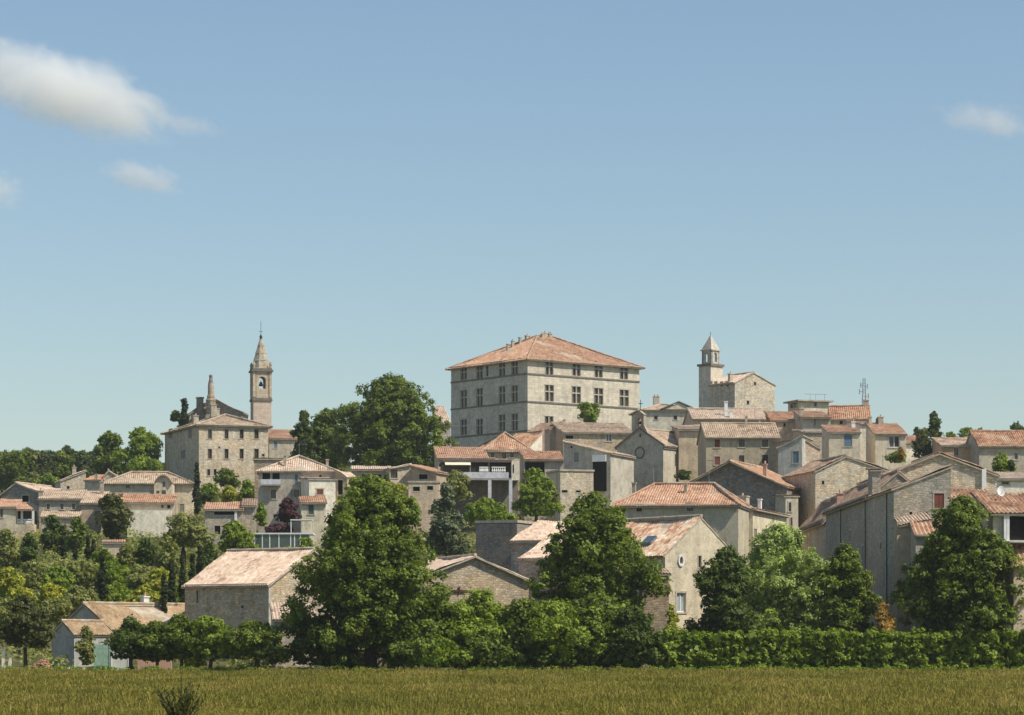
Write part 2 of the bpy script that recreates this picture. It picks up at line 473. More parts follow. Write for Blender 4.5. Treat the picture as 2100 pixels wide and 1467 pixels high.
    def chimney(s, x, y, w=.7, h=1.3, d=None, m=None, pots=1):
        """x, y as fractions of the footprint"""
        d = d or w * .7; X, Y = x * s.Lu, y * s.Lv
        z = s.zr(min(max(X, .05), s.Lu - .05), min(max(Y, .05), s.Lv - .05))
        mb = MB()
        mb.box(X - w / 2, X + w / 2, Y - d / 2, Y + d / 2, z - .7, z + h - .12, 0)
        mb.box(X - w / 2 - .07, X + w / 2 + .07, Y - d / 2 - .07, Y + d / 2 + .07, z + h - .12, z + h, 0)
        for i in range(pots):
            xx = X + (i - (pots - 1) / 2) * w / max(pots, 1)
            mb.bar((xx, Y, z + h), (xx, Y, z + h + .32), .12, 8, 1, .10)
        mb.obj('chimney', [m or MORTAR, roof_mat('orange', .26)], s.roof_o)
        return s
    def aerial(s, x, y, h=2.2):
        X, Y = x * s.Lu, y * s.Lv; z = s.zr(X, Y); mb = MB()
        mb.bar((X, Y, z - .2), (X, Y, z + h), .025); mb.bar((X - .1, Y, z + h - .15), (X + 1.0, Y - .2, z + h - .15), .018)
        for i in range(6): q = X + .05 + i * .17; mb.bar((q, Y - .35 - (q - X) * .2, z + h - .15), (q, Y + .35 - (q - X) * .2, z + h - .15), .012)
        mb.obj('aerial', STEEL, s.roof_o); return s
    def win(s, face, px, py, wp, hp, style='w', sh=None):
        t, z, dep = s.loc(face, px, py)
        k = dep / FP
        w = abs((s.su(px + wp / 2) - s.su(px - wp / 2)) if face == 'u' else (s.sv(px + wp / 2) - s.sv(px - wp / 2)))
        s.winspec.append((face, t, z, w, hp * k, style, sh))
        return s
    def walls(s, mat=None, trim=None, depth=.22):
        mat = mat or s.wallm; trim = trim or STONE_TRIM
        L, V = s.Lu, s.Lv
        mb = MB()
        Tf = {'u': lambda q, n, z: (q, n, z), 'v': lambda q, n, z: (n, q, z)}
        def prof(face):
            if face == 'u': xs = [0, L] + ([s.rp * L] if s.kind == 'gv' else []) + ([s.hi, L - s.hi] if 0 else []); f = lambda q: s.zr(q, 0) if s.kind != 'hip' else s.ze
            else: xs = [0, V] + ([V / 2] if s.kind == 'gu' else []); f = lambda q: s.zr(0, q) if s.kind != 'hip' else s.ze
            return sorted(set(xs)), f
        lift = -.05
        for face in 'uv':
            T = Tf[face]; xs, f = prof(face); ln = L if face == 'u' else V
            ops = [w for w in s.winspec if w[0] == face]
            holes = []
            for (_, t, z, w, h, style, sh) in ops:
                a0, a1 = max(.05, t - w / 2), min(ln - .05, t + w / 2)
                if a1 - a0 < .1: continue
                holes.append((a0, a1, z - h / 2, z + h / 2))
            cuts = set(xs)
            for hgt in holes: cuts |= {hgt[0], hgt[1]}
            cuts = sorted(cuts)
            for i in range(len(cuts) - 1):
                a0, a1 = cuts[i], cuts[i + 1]
                if a1 - a0 < 1e-5: continue
                hs_ = sorted([h for h in holes if h[0] < (a0 + a1) / 2 < h[1]], key=lambda h: h[2])
                za = 0
                segs = []
                for h in hs_:
                    if h[2] > za: segs.append((za, h[2]))
                    za = max(za, h[3])
                for z0, z1 in segs:
                    q = [T(a0, 0, z0), T(a1, 0, z0), T(a1, 0, z1), T(a0, 0, z1)]
                    mb.face(q if face == 'u' else q[::-1])
                q = [T(a0, 0, za), T(a1, 0, za), T(a1, 0, f(a1) + lift), T(a0, 0, f(a0) + lift)]
                mb.face(q if face == 'u' else q[::-1])
            for (a0, a1, z0, z1) in holes:
                for q in ([T(a0, 0, z0), T(a1, 0, z0), T(a1, depth, z0), T(a0, depth, z0)], [T(a0, 0, z1), T(a0, depth, z1), T(a1, depth, z1), T(a1, 0, z1)],
                          [T(a0, 0, z0), T(a0, depth, z0), T(a0, depth, z1), T(a0, 0, z1)], [T(a1, 0, z0), T(a1, 0, z1), T(a1, depth, z1), T(a1, depth, z0)]):
                    mb.face(q)
        # the two hidden faces
        xs, f = [0, L], None
        if s.kind == 'gv': xs = [0, s.rp * L, L]
        hz = (lambda x, y: s.ze) if s.kind == 'hip' else s.zr
        for i in range(len(xs) - 1):
            mb.face([(xs[i + 1], V, 0), (xs[i], V, 0), (xs[i], V, hz(xs[i], V) + lift), (xs[i + 1], V, hz(xs[i + 1], V) + lift)])
        ys = [0, V]
        if s.kind == 'gu': ys = [0, V / 2, V]
        for i in range(len(ys) - 1):
            mb.face([(L, ys[i], 0), (L, ys[i + 1], 0), (L, ys[i + 1], hz(L, ys[i + 1]) + lift), (L, ys[i], hz(L, ys[i]) + lift)])
        s.wall_o = mb.obj('wall', mat, s.root)
        # windows
        for (face, t, z, w, h, style, sh) in s.winspec:
            T = Tf[face]; a0, a1, z0, z1 = t - w / 2, t + w / 2, z - h / 2, z + h / 2
            ln = L if face == 'u' else V
            a0, a1 = max(.05, a0), min(ln - .05, a1)
            if a1 - a0 < .1: continue
            TT = lambda x, y, zz, T=T: T(x, y, zz)
            fr = MB(); gl = MB()
            fw = min(.09, w * .12)
            dk = style in ('d', 'slit')
            gl.box(a0, a1, depth - .03, depth + .03, z0, z1, 0, TT)
            nm = 'window'
            if style == 'door': nm = 'door'
            if style in ('x',):      # stone cross window: mullion and transom flush with the wall
                mw = .17 if w > 1 else .12
                mid = (a0 + a1) / 2; tz = z0 + h * .60
                fr.box(mid - mw / 2, mid + mw / 2, .02, .2, z0, z1, 0, TT)
                fr.box(a0, mid - mw / 2, .03, .19, tz - .1, tz + .1, 0, TT); fr.box(mid + mw / 2, a1, .03, .19, tz - .1, tz + .1, 0, TT)
                fr.box(a0 - .14, a0, -.035, .03, z0, z1, 0, TT); fr.box(a1, a1 + .14, -.035, .03, z0, z1, 0, TT)
                fr.box(a0 - .22, a1 + .22, -.07, .03, z1, z1 + .16, 0, TT)
                fr.box(a0 - .18, a1 + .18, -.06, .05, z0 - .14, z0, 0, TT)
                fm = trim
            elif dk:
                fr.box(a0 - .10, a1 + .10, -.03, .02, z0 - .12, z0, 0, TT)
                fr.box(a0 - .10, a1 + .10, -.028, .02, z1, z1 + .14, 0, TT)
                fr.box(a0 - .10, a0, -.026, .02, z0, z1, 0, TT); fr.box(a1, a1 + .10, -.026, .02, z0, z1, 0, TT); fm = trim
            else:
                y0, y1 = depth - .09, depth - .02
                fr.box(a0, a0 + fw, y0, y1, z0, z1, 0, TT); fr.box(a1 - fw, a1, y0, y1, z0, z1, 0, TT)
                fr.box(a0 + fw, a1 - fw, y0, y1, z1 - fw, z1, 0, TT); fr.box(a0 + fw, a1 - fw, y0, y1, z0, z0 + fw, 0, TT)
                if w > .75:
                    mid = (a0 + a1) / 2; fr.box(mid - fw / 2, mid + fw / 2, y0, y1, z0 + fw, z1 - fw, 0, TT)
                fr.box(a0 - .12, a0, -.025, .02, z0, z1, 1, TT); fr.box(a1, a1 + .12, -.025, .02, z0, z1, 1, TT)
                fr.box(a0 - .16, a1 + .16, -.03, .02, z1, z1 + .16, 1, TT)
                fr.box(a0 - .16, a1 + .16, -.07, .03, z0 - .12, z0, 1, TT)
                fm = WOOD if style == 'w' else WHITE
            wo_ = fr.obj(nm, [fm, trim], s.root)
            gl.obj('pane' if style != 'door' else 'door_leaf', DARK if dk else (sh if style == 'door' and sh else GLASS), wo_)
            if sh and style in ('w', 'p'):      # open shutters against the wall
                for sx in (a0 - .12 - w * .45, a1 + .12):
                    if sx < .03 or sx + w * .45 > ln - .03: continue
                    m2 = MB(); m2.box(sx, sx + w * .45, -.07, -.027, z0, z1, 0, TT)
                    for q in range(4): m2.box(sx + .03, sx + w * .45 - .03, -.085, -.07, z0 + h * (.12 + .22 * q), z0 + h * (.18 + .22 * q), 0, TT)
                    m2.obj('shutter', sh, wo_)
            elif sh and style == 'c':            # closed shutters
                m2 = MB(); mid = (a0 + a1) / 2
                m2.box(a0 + .02, mid - .01, .03, .07, z0 + .02, z1 - .02, 0, TT); m2.box(mid + .01, a1 - .02, .03, .07, z0 + .02, z1 - .02, 0, TT)
                m2.obj('shutter', sh, wo_)
        return s
    def part(s, name, mb, mat, parent=None): return mb.obj(name, mat, parent or s.root)
# ================================================================ ground
def grid_mesh(name, xs, ys, zf, mat, kind, label=None, cat=None):
    X, Y = np.meshgrid(xs, ys)
    Z = zf(X, Y)
    V = np.stack([X, Y, Z], -1).reshape(-1, 3)
    nx, ny = len(xs), len(ys)
    i, j = np.meshgrid(np.arange(nx - 1), np.arange(ny - 1))
    a = (j * nx + i).ravel()
    Fc = np.stack([a, a + 1, a + nx + 1, a + nx], -1)
    me = bpy.data.meshes.new(name)
    me.from_pydata(V.tolist(), [], Fc.tolist()); me.materials.append(mat)
    me.polygons.foreach_set('use_smooth', [True] * len(me.polygons)); me.update()
    o = bpy.data.objects.new(name, me); C.objects.link(o)
    return tag(o, label, cat, kind=kind)
def ground_mat(name, stops, sc1=0.12, sc2=1.6):
    m, nt, b = new_mat(name); N = NB(nt)
    geo = N.n('ShaderNodeNewGeometry')
    f = N.math('ADD', N.math('MULTIPLY', N.noise(geo.outputs['Position'], sc1, 4, .6), .6), N.math('MULTIPLY', N.noise(geo.outputs['Position'], sc2, 5, .7), .4))
    N.link(N.ramp(f, stops), b.inputs['Base Color']); b.inputs['Roughness'].default_value = .95; b.inputs['Specular IOR Level'].default_value = .1
    bp = N.n('ShaderNodeBump'); bp.inputs['Distance'].default_value = .12; N.val(bp.inputs['Height'], N.noise(geo.outputs['Position'], 5, 4)); N.link(bp.outputs[0], b.inputs['Normal'])
    return m
gm = ground_mat('meadow_soil', [(.35, (.10, .10, .022)), (.5, (.15, .14, .033)), (.65, (.19, .16, .05))])
grid_mesh('ground', np.linspace(-2500, 2500, 41), np.concatenate([np.linspace(-60, 230, 30), np.linspace(300, 3600, 20)]), lambda X, Y: 0 * X, gm, 'structure')
hm = ground_mat('hillside_soil', [(.35, (.04, .055, .018)), (.5, (.085, .09, .03)), (.62, (.17, .14, .08)), (.72, (.26, .21, .14))], .08, .7)
def hillz(X, Y):
    z = ground_z(X, Y)
    edge = np.clip((900 - np.abs(X)) / 500, 0, 1)
    z = z * (edge ** 0.5) + 0.5 * np.sin(X * .11 + Y * .05) * np.clip((Y - 240) / 60, 0, 1) - .5
    return np.where(Y < 224, -.6, z)
grid_mesh('hill', np.linspace(-900, 900, 181), np.concatenate([np.linspace(222, 620, 140), np.linspace(640, 3000, 40)]), hillz, hm, 'structure')

# ================================================================ buildings
CREAM = (.62, .55, .435); PALE = (.64, .575, .465); BEIGE = (.56, .465, .34); GREYW = (.48, .43, .36); PINKW = (.60, .49, .385)
DGREY = (.33, .30, .26); WARM = (.68, .585, .45); WHITEW = (.80, .75, .65); BROWNW = (.46, .375, .28)
W = wall_mat

# ---- the castle
h = House('castle', 'huge square cream castle with rows of cross windows and orange hipped roof', 'castle', 1082, 517, 38, 733.5, xr=1311, xl=925, wall=W('ashlar', CREAM))
h.roof('hip', 5.6, 'orange', o=.8, hi=11.2, period=.32)
for x, y0, y1, w in ((1126.5, 740, 769, 16), (1182, 744, 771, 16.5), (1227.5, 746, 774, 16), (1279.5, 751, 778, 16),
                     (1126.5, 790, 823, 17.5), (1182, 793, 827, 17.5), (1227.5, 796.5, 830, 18), (1280, 800, 833, 18), (1126, 854, 905, 17)):
    h.win('u', x, (y0 + y1) / 2, w, y1 - y0, 'x')
for x, y0, y1 in ((951, 753, 779), (983.5, 750, 777), (1029.5, 743.5, 772), (1055.5, 741, 769), (951, 801, 837), (983.5, 797, 833), (1029.5, 793, 827), (1055.5, 791, 824),
                  (951, 861, 892), (983.5, 860, 892), (1029.5, 851, 884), (1055.5, 849, 883)):
    h.win('v', x, (y0 + y1) / 2, 12.5, y1 - y0, 'x')
h.win('v', 999, 761, 5, 22, 'd')
h.walls(depth=.35)
for yy in (766.5, 823.5, 883.5):
    z = WZ(yy, 517) - h.z0
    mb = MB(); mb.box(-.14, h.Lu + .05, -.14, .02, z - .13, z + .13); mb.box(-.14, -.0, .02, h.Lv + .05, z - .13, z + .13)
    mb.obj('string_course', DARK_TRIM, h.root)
for x, y, w, hh, n in ((.23, .59, .45, .9, 0), (.28, .60, .5, .9, 1), (.335, .585, .5, .9, 0), (.39, .57, .8, .8, 1), (.46, .47, .7, .55, 2), (.50, .50, .5, .6, 1), (.545, .50, .7, .5, 2), (.63, .52, .5, .3, 0)):
    h.chimney(x, y, w, hh, m=MORTAR, pots=n)
CASTLE = h
# wing beyond the castle, left
House('house', 'small wing peeping out between the dark round tree and the castle wall', 'house', 903, 503, 12, 868, xr=924, Lv=7, wall=W('rubble', GREYW)).roof('sb', 3.4, 'pale', period=.32).walls()

# ---- the long schoolhouse below the steeple (left)
h = House('manor_house', 'tall plain stone manor with four columns of small windows below the steeple', 'manor', 408, 450, 22, 869, xr=550, xl=338, wall=W('rubble', WARM))
h.roof('hip', 1.9, 'pink', o=.6, hi=4.5, period=.3)
for x in (430.5, 464.5, 495.5, 526):
    for y, hh in ((890.5, 19), (931, 20)): h.win('u', x, y, 8 if x < 520 else 9, hh, 'w')
for x in (428, 441): h.win('u', x, 969, 6, 13, 'w')
h.win('u', 540, 934, 5, 5, 'd').win('u', 449.5, 918, 3.5, 4, 'd').win('u', 464, 968, 8, 12, 'w')
for x in (350, 390): h.win('v', x, 890, 7, 17, 'c', GREYSH)
h.win('v', 376, 932, 9, 16, 'c', GREYSH)
h.walls()
h.chimney(.13, .35, .8, 1.3); h.chimney(.52, .6, .9, 2.2); h.chimney(.62, .72, 1.0, 2.2); h.chimney(.3, .7, .7, 1.0)
# church nave behind it
h = House('church', 'dark gabled church nave end showing behind the manor roof', 'church', 388, 485, 6, 848, xr=506, Lv=22, wall=W('rubble', GREYW))
h.roof('gv', 2.5, 'brown', rp=.42, o=.3, period=.32).walls()
mb = MB(); X, Z = h.su(410), WZ(832, 485) - h.z0
mb.box(X - .6, X + .6, -.5, .5, Z - 2, Z + 1.2); mb.box(X - .7, X + .7, -.6, .6, Z + 1.2, Z + 1.4); mb.obj('buttress', W('rubble', DGREY), h.root)
# stone pinnacle column
t = thing('stone_pinnacle', 'slender weathered stone pinnacle rising over the church gable', 'pinnacle', (WX(432.5, 484), 484, WZ(824, 484)))
mb = MB()
mb.lathe((0, 0, 0), [(.78, -2), (.78, 0), (.85, .1), (.85, .3), (.68, .45), (.62, 1.0), (.55, 1.1)], 8); mb.obj('base', W('rubble', BROWNW), t)
mb = MB(); mb.lathe((0, 0, 0), [(.52, 1.1), (.50, 2.5), (.44, 3.1), (.46, 3.2)], 10); mb.obj('shaft', W('ashlar', BROWNW), t)
mb = MB(); mb.lathe((0, 0, 0), [(.38, 3.2), (.34, 3.6), (.28, 3.7), (.27, 4.1), (.33, 4.2), (.26, 4.4), (.08, 4.5)], 10); mb.obj('finial', W('rubble', DGREY), t)

# ---- bell towers: four piers and real arches
def arch_wall(mb, T, L, z0, z1, c, w, zb, zs, th, mi=0, seg=8):
    """wall of length L, from z0 to z1, with an opening of width w centred at c, sill zb, springing zs"""
    def B(a0, a1, b0, b1):
        if a1 - a0 > 1e-4 and b1 - b0 > 1e-4: mb.box(a0, a1, 0, th, b0, b1, mi, T)
    B(0, c - w / 2, z0, z1); B(c + w / 2, L, z0, z1); B(c - w / 2, c + w / 2, z0, zb)
    for i in range(seg):
        t0, t1 = math.pi * i / seg, math.pi * (i + 1) / seg
        xa, xb = c - w / 2 * math.cos(t0), c - w / 2 * math.cos(t1)
        za, zb_ = zs + w / 2 * math.sin(t0), zs + w / 2 * math.sin(t1)
        P = [(xa, 0, za), (xb, 0, zb_), (xb, 0, z1), (xa, 0, z1)]
        Q = [(x, th, z) for x, _, z in P]
        mb.face([T(*p) for p in P], mi); mb.face([T(*p) for p in Q[::-1]], mi); mb.face([T(*p) for p in (P[0], Q[0], Q[1], P[1])], mi)
    mb.face([T(*p) for p in ((c - w / 2, 0, z1), (c + w / 2, 0, z1), (c + w / 2, th, z1), (c - w / 2, th, z1))], mi)
def four(S):
    return [lambda a, n, z: (a, n, z), lambda a, n, z: (n, S - a, z), lambda a, n, z: (S - n, a, z), lambda a, n, z: (S - a, S - n, z)]
def bell(parent, c, r=.5):
    mb = MB(); mb.lathe(c, [(r, -r), (r * .82, -r * .6), (r * .62, 0), (r * .5, r * .5), (r * .2, r * .7)], 14)
    mb.bar((c[0], c[1], c[2] + r * .6), (c[0], c[1], c[2] + r * 1.2), .06)
    mb.obj('bell', flat_mat('bronze', (.09, .10, .08), .4, .5, .2, metal=.6), parent)
D = 480
a = R(14); S = 3.0
t = thing('bell_tower', 'tall slim stone steeple with open belfry and pointed spire behind the manor', 'steeple', (WX(519.5, D), D, 30), a)
z = lambda y: WZ(y, D) - 30
mb = MB(); mb.box(0, S, 0, S, 0, z(822)); mb.obj('shaft', W('ashlar', PINKW), t)
mb = MB(); mb.box(-.16, S + .16, -.16, S + .16, z(822), z(818.5)); mb.box(-.1, S + .1, -.1, S + .1, z(818.5), z(816)); mb.obj('cornice', DARK_TRIM, t)
mb = MB()
for T in four(S): arch_wall(mb, T, S, z(816), z(762), S / 2, 1.15, z(797), z(779), .55)
for sx in (-.06, S - .34):
    for sy in (-.06, S - .34): mb.box(sx, sx + .4, sy, sy + .4, z(814), z(763))
bf = mb.obj('belfry', W('ashlar', BEIGE), t)
mb = MB(); mb.box(-.28, S + .28, -.28, S + .28, z(762), z(758.5)); mb.box(-.12, S + .12, -.12, S + .12, z(758.5), z(755)); mb.obj('cornice', DARK_TRIM, t)
mb = MB(); cc = (S / 2, S / 2, z(755))
H_ = z(694) - z(755)
mb.lathe(cc, [(1.66, 0), (1.56, .1), (1.27, H_ * .26), (1.32, H_ * .27), (.93, H_ * .5), (.98, H_ * .51), (.57, H_ * .76), (.62, H_ * .77), (.22, H_)], 8, rot=.5)
for sx in (.12, S - .12):
    for sy in (.12, S - .12): mb.lathe((sx, sy, cc[2]), [(.22, 0), (.2, .5), (.28, .55), (.04, 1.2)], 6)
mb.obj('spire', W('rubble', (.50, .45, .355)), t)
mb = MB(); mb.lathe((S / 2, S / 2, z(694)), [(.26, 0), (.16, .2), (.28, .45), (.12, .7), (.05, .9)], 8)
zt = z(694) + .8; mb.bar((S / 2, S / 2, zt), (S / 2, S / 2, zt + 2.2), .035); mb.box(S / 2 - .3, S / 2 + .3, S / 2 - .03, S / 2 + .03, zt + .45, zt + .52); mb.obj('cross', IRON, t)
bell(t, (S / 2, S / 2, z(785)), .42)
House('house', 'shaded low house with orange roof right of the steeple foot', 'house', 552, 470, 14, 898, xr=640, Lv=9, wall=W('plaster', GREYW)).roof('sb', 2.1, 'orange', period=.3).win('u', 565, 912, 7, 14, 'c', BLUE).walls().chimney(.1, .6, .9, .9)

# ---- right: tower with lantern and the keep
D = 470; a = R(50); S = 3.15
t = thing('watch_tower', 'square grey tower topped by a small arched lantern with pyramid cap', 'tower', (WX(1457.5, D), D, 28), R(46))
z = lambda y: WZ(y, D) - 28
mb = MB(); mb.box(0, 3.0, 0, 2.5, 0, z(750)); mb.obj('shaft', W('ashlar', CREAM), t)
mb = MB(); mb.box(-.22, 3.22, -.22, 2.72, z(750), z(745.5)); mb.obj('cornice', DARK_TRIM, t)
mb = MB(); s2 = 2.0; ox, oy = .45, .25
for T in four(s2):
    arch_wall(mb, (lambda a_, n, zz, T=T: (lambda p: (p[0] + ox, p[1] + oy, p[2]))(T(a_, n, zz))), s2, z(745.5), z(718), s2 / 2, .85, z(741), z(727), .38)
mb.obj('lantern', W('ashlar', PALE), t)
mb = MB(); mb.box(ox - .18, ox + s2 + .18, oy - .18, oy + s2 + .18, z(718), z(715.5)); mb.obj('cornice', STONE_TRIM, t)
mb = MB(); c = (ox + 1, oy + 1, z(715.5)); mb.lathe(c, [(1.5, 0), (.06, z(685) - z(715.5))], 4, rot=.5); mb.obj('pyramid_cap', W('ashlar', (.55, .50, .42)), t)
mb = MB(); mb.bar((c[0], c[1], z(687)), (c[0], c[1], z(679)), .05); mb.obj('finial', IRON, t)
bell(t, (ox + 1, oy + 1, z(731)), .3)
h = House('keep', 'massive pale stone keep with low gable beside the lantern tower', 'keep', 1507, 465, 35, 783, xr=1589, xl=1455, wall=W('rubble', PALE))
h.roof('gv', 1.7, 'pale', o=.3, og=.12, rp=.48, period=.3)
for x in (1458, 1468, 1480, 1492): h.win('v', x, 788.5 + (1492 - x) * -.02, 5, 8, 'd')
h.win('u', 1548.5, 787, 4.5, 6.5, 'd').win('u', 1534, 826, 5, 8, 'd')
h.walls(); h.chimney(.15, .4, .7, 1.0)

# manor with pediment between castle and tower
h = House('hotel_house', 'pale townhouse with small pediment and hipped roof right behind the castle', 'townhouse', 1311, 500, 6, 840, xr=1424, Lv=9, wall=W('ashlar', PALE))
h.roof('hip', 1.3, 'pale', o=.45, hi=4.4, period=.3).win('u', 1385, 857, 7, 8, 'w').win('u', 1345, 857, 7, 8, 'w').walls()
h.chimney(.38, .5, 1.0, 1.6, pots=2)
mb = MB(); x0, x1 = h.su(1360), h.su(1422); xm = (x0 + x1) / 2; zb = h.ze + .05; zt = WZ(826, 500) - h.z0
for y0, y1, dz in ((-.35, 1.5, 0),):
    mb.face([(x0, y0, zb), (x1, y0, zb), (xm, y0, zt)]); mb.face([(x0, y1, zb), (xm, y1, zt), (x1, y1, zb)])
    mb.face([(x0, y0, zb), (x0, y1, zb), (x1, y1, zb), (x1, y0, zb)])
ped = mb.obj('pediment', W('plaster', PALE), h.root)
mb = MB(); v = Vector
for A_, B_ in (((x0 - .4, zb - .05), (xm, zt + .12)), ((x1 + .4, zb - .05), (xm, zt + .12))):
    mb.face([(A_[0], -.55, A_[1]), (B_[0], -.55, B_[1]), (B_[0], -.55, B_[1] + .2), (A_[0], -.55, A_[1] + .2)])
    mb.face([(A_[0], -.55, A_[1] + .2), (B_[0], -.55, B_[1] + .2), (B_[0], 4.0, B_[1] + .2), (A_[0], 4.0, A_[1] + .2)])
    mb.face([(A_[0], -.55, A_[1]), (A_[0], 1.6, A_[1]), (B_[0], 1.6, B_[1]), (B_[0], -.55, B_[1])])
mb.obj('moulding', DARK_TRIM, ped)
House('terrace_wall', 'plain pale garden wall linking the pediment house to the lantern tower', 'wall', 1424, 492, 4, 845, xr=1480, Lv=.8, wall=W('plaster', GREYW)).roof('flat', 0, o=.08, cornice=False).walls()

# ---- mid right skyline houses
h = House('house', 'wide low house with long pale roof and white chimney below the keep', 'house', 1421, 440, 4, 858, xr=1568, Lv=11, wall=W('plaster', PINKW))
h.roof('gu', 1.9, 'pale', period=.3, o=.5).win('u', 1531, 866, 5, 10, 'w').walls(); h.aerial(.2,.5); h.aerial(.8,.5); h.chimney(.49, .2, .5, 2.0, pots=0, m=WHITE); h.chimney(.55, .12, .5, .9, m=WHITE, pots=0)
h = House('house', 'narrow house with steep white flank wall stepping up in front of the keep', 'house', 1566, 446, 25, 872, xr=1590, Lv=9, wall=W('plaster', WHITEW))
h.roof('sr', 1.6, 'red', o=.1, period=.3).walls()
House('house', 'red roofed cottage with purple grey wall right of the keep', 'house', 1583, 444, 3, 862, xr=1647, Lv=7, wall=W('plaster', PINKW)).roof('sb', 1.9, 'red', period=.3, o=.35).win('u', 1609, 872, 4, 7, 'd').walls()
h = House('house', 'grey fronted house with wide dark eave on the right skyline', 'house', 1646, 436, 3, 855, xr=1703, Lv=9, wall=W('plaster', GREYW))
h.roof('sb', 1.6, 'orange', period=.3, o=.6).win('u', 1671, 866, 4, 14, 'c', GREYSH).walls().chimney(.05, .3, .7, 1.0)
h = House('house', 'house with large bright orange roof under the lattice mast', 'house', 1703, 440, -4, 859, xr=1785, Lv=10, wall=W('plaster', GREYW))
h.roof('gu', 2.3, 'red', period=.3, o=.4).win('u', 1762, 868, 6, 8, 'w').win('u', 1725, 866, 6, 8, 'd').walls().chimney(.93, .5, .8, .9)
h = House('modern_building', 'flat roofed modern block with thin dark roof edge on the skyline', 'building', 1640, 474, 20, 823, xr=1700, xl=1616, wall=W('plaster', PALE))
h.roof('flat', 0, o=.6, cornice=False).win('u', 1672, 830, 5, 8, 'w').win('v', 1628, 832, 14, 9, 'w').walls()
mb = MB()
for x_ in (2.6, 3.6, 5.2): mb.bar((x_, 1.5, h.ze), (x_, 1.5, h.ze + 1.4), .03)
mb.bar((1.6, 1.5, h.ze + 1.35), (5.6, 1.5, h.ze + 1.35), .04); mb.obj('aerial', STEEL, h.root)
h = House('house', 'small grey house with tall blue window below the orange roofs', 'house', 1700, 400, 2, 886, xr=1764, Lv=7, wall=W('plaster', PALE))
h.roof('sb', 1.4, 'orange', period=.28, o=.3).win('u', 1739, 904, 16, 24, 'c', BLUE).walls().chimney(.95, .7, .5, .8, m=WHITE)
h = House('house', 'white flanked narrow house squeezed between two orange roofs', 'house', 1764, 412, 8, 868, xr=1788, Lv=7, wall=W('plaster', WHITEW)); h.roof('sb', .8, 'orange', period=.28, o=.2).walls()
h = House('house', 'house with broad orange roof and blue glazed doors near the conifer', 'house', 1795, 404, 6, 889, xr=1858, xl=1776, wall=W('plaster', PALE))
h.roof('sb', 1.9, 'orange', period=.28, o=.35).win('u', 1834, 906, 22, 24, 'p').walls().chimney(.45, .9, .7, 1.0); h.chimney(.1, .9, .4, 1.0)
House('shed', 'little orange roofed shed left of the dark conifer', 'shed', 1858, 412, 4, 908, xr=1893, Lv=5, wall=W('plaster', WHITEW)).roof('sb', 1.3, 'orange', period=.28, o=.2).walls()
h = House('house', 'pinkish house with two dark windows and pale tiled roof at the right skyline', 'house', 1931, 390, 2, 913, xr=2008, Lv=7, wall=W('plaster', (.56, .38, .26)))
h.roof('sb', 1.6, 'mixed', period=.28, o=.3).win('u', 1960.5, 927, 8.5, 14, 'w').win('u', 1996.5, 927, 8.5, 15, 'w').walls()
h = House('house', 'broad grey house with rust red roof at the right edge of the skyline', 'house', 2008, 385, 4, 913, Lu=9, Lv=9, wall=W('plaster', GREYW))
h.roof('gu', 2.2, 'red', period=.28, o=.45).win('u', 2052, 934, 8, 14, 'p').win('u', 2084, 936, 8, 14, 'p').walls()
# lattice mast
t = thing('lattice_mast', 'thin grey lattice antenna mast above the orange roof', 'mast', (WX(1772, 452), 452, WZ(838, 452)))
mb = MB(); Hm = WZ(776, 452) - WZ(838, 452); w0, w1 = .75, .32
for sx in (-1, 1):
    for sy in (-1, 1): mb.bar((sx * w0 / 2, sy * w0 / 2, -2.5), (sx * w1 / 2, sy * w1 / 2, Hm), .03)
for i in range(9):
    z0, z1 = Hm * i / 9, Hm * (i + 1) / 9; wa = w0 + (w1 - w0) * i / 9; wb = w0 + (w1 - w0) * (i + 1) / 9
    for sy in (-1, 1):
        mb.bar((-wa / 2, sy * wa / 2, z0), (wb / 2, sy * wb / 2, z1), .015); mb.bar((wa / 2, sy * wa / 2, z0), (-wb / 2, sy * wb / 2, z1), .015)
        mb.bar((sy * wa / 2, -wa / 2, z0), (sy * wb / 2, wb / 2, z1), .015)
mb.obj('lattice', STEEL, t)
for sx, z_ in ((-.7, 2.6), (.65, 1.9), (.5, 3.4), (-.5, 3.6)):
    mb = MB(); mb.box(sx - .06, sx + .06, -.05, .05, z_ - .4, z_ + .4); mb.bar((0, 0, z_), (sx, 0, z_), .04); mb.obj('antenna_panel', STEEL, t)

# ---- centre: chapel and neighbours
h = House('chapel', 'grey chapel with plain gabled front, round medallion and tiny bell gable', 'chapel', 1360, 400, 50, 912, xr=1445, xl=1265, wall=W('plaster', (.50, .46, .385)))
h.roof('gu', 2.35, 'pink', o=.35, og=.1, period=.28)
h.win('u', 1386.5, 944, 4.5, 24, 'd').win('u', 1424, 948, 4.5, 24, 'd')
h.win('v', 1313, 893, 3.5, 8, 'd')
h.walls(depth=.3)
vm = h.Lv / 2; zt = h.ze + 2.35
mb = MB(); T = lambda a_, n, z_: (n, a_, z_)
arch_wall(mb, (lambda a_, n, z_: (n - .12, a_ + vm - .75, z_)), 1.5, zt - .35, zt + 1.9, .75, .62, zt + .45, zt + 1.15, .5)
mb.face([(-.14, vm - .85, zt + 1.9), (-.14, vm + .85, zt + 1.9), (-.14, vm, zt + 2.5)][::-1]); mb.face([(.42, vm - .85, zt + 1.9), (.42, vm + .85, zt + 1.9), (.42, vm, zt + 2.5)])
mb.face([(-.14, vm - .85, zt + 1.9), (-.14, vm, zt + 2.5), (.42, vm, zt + 2.5), (.42, vm - .85, zt + 1.9)]); mb.face([(-.14, vm + .85, zt + 1.9), (.42, vm + .85, zt + 1.9), (.42, vm, zt + 2.5), (-.14, vm, zt + 2.5)])
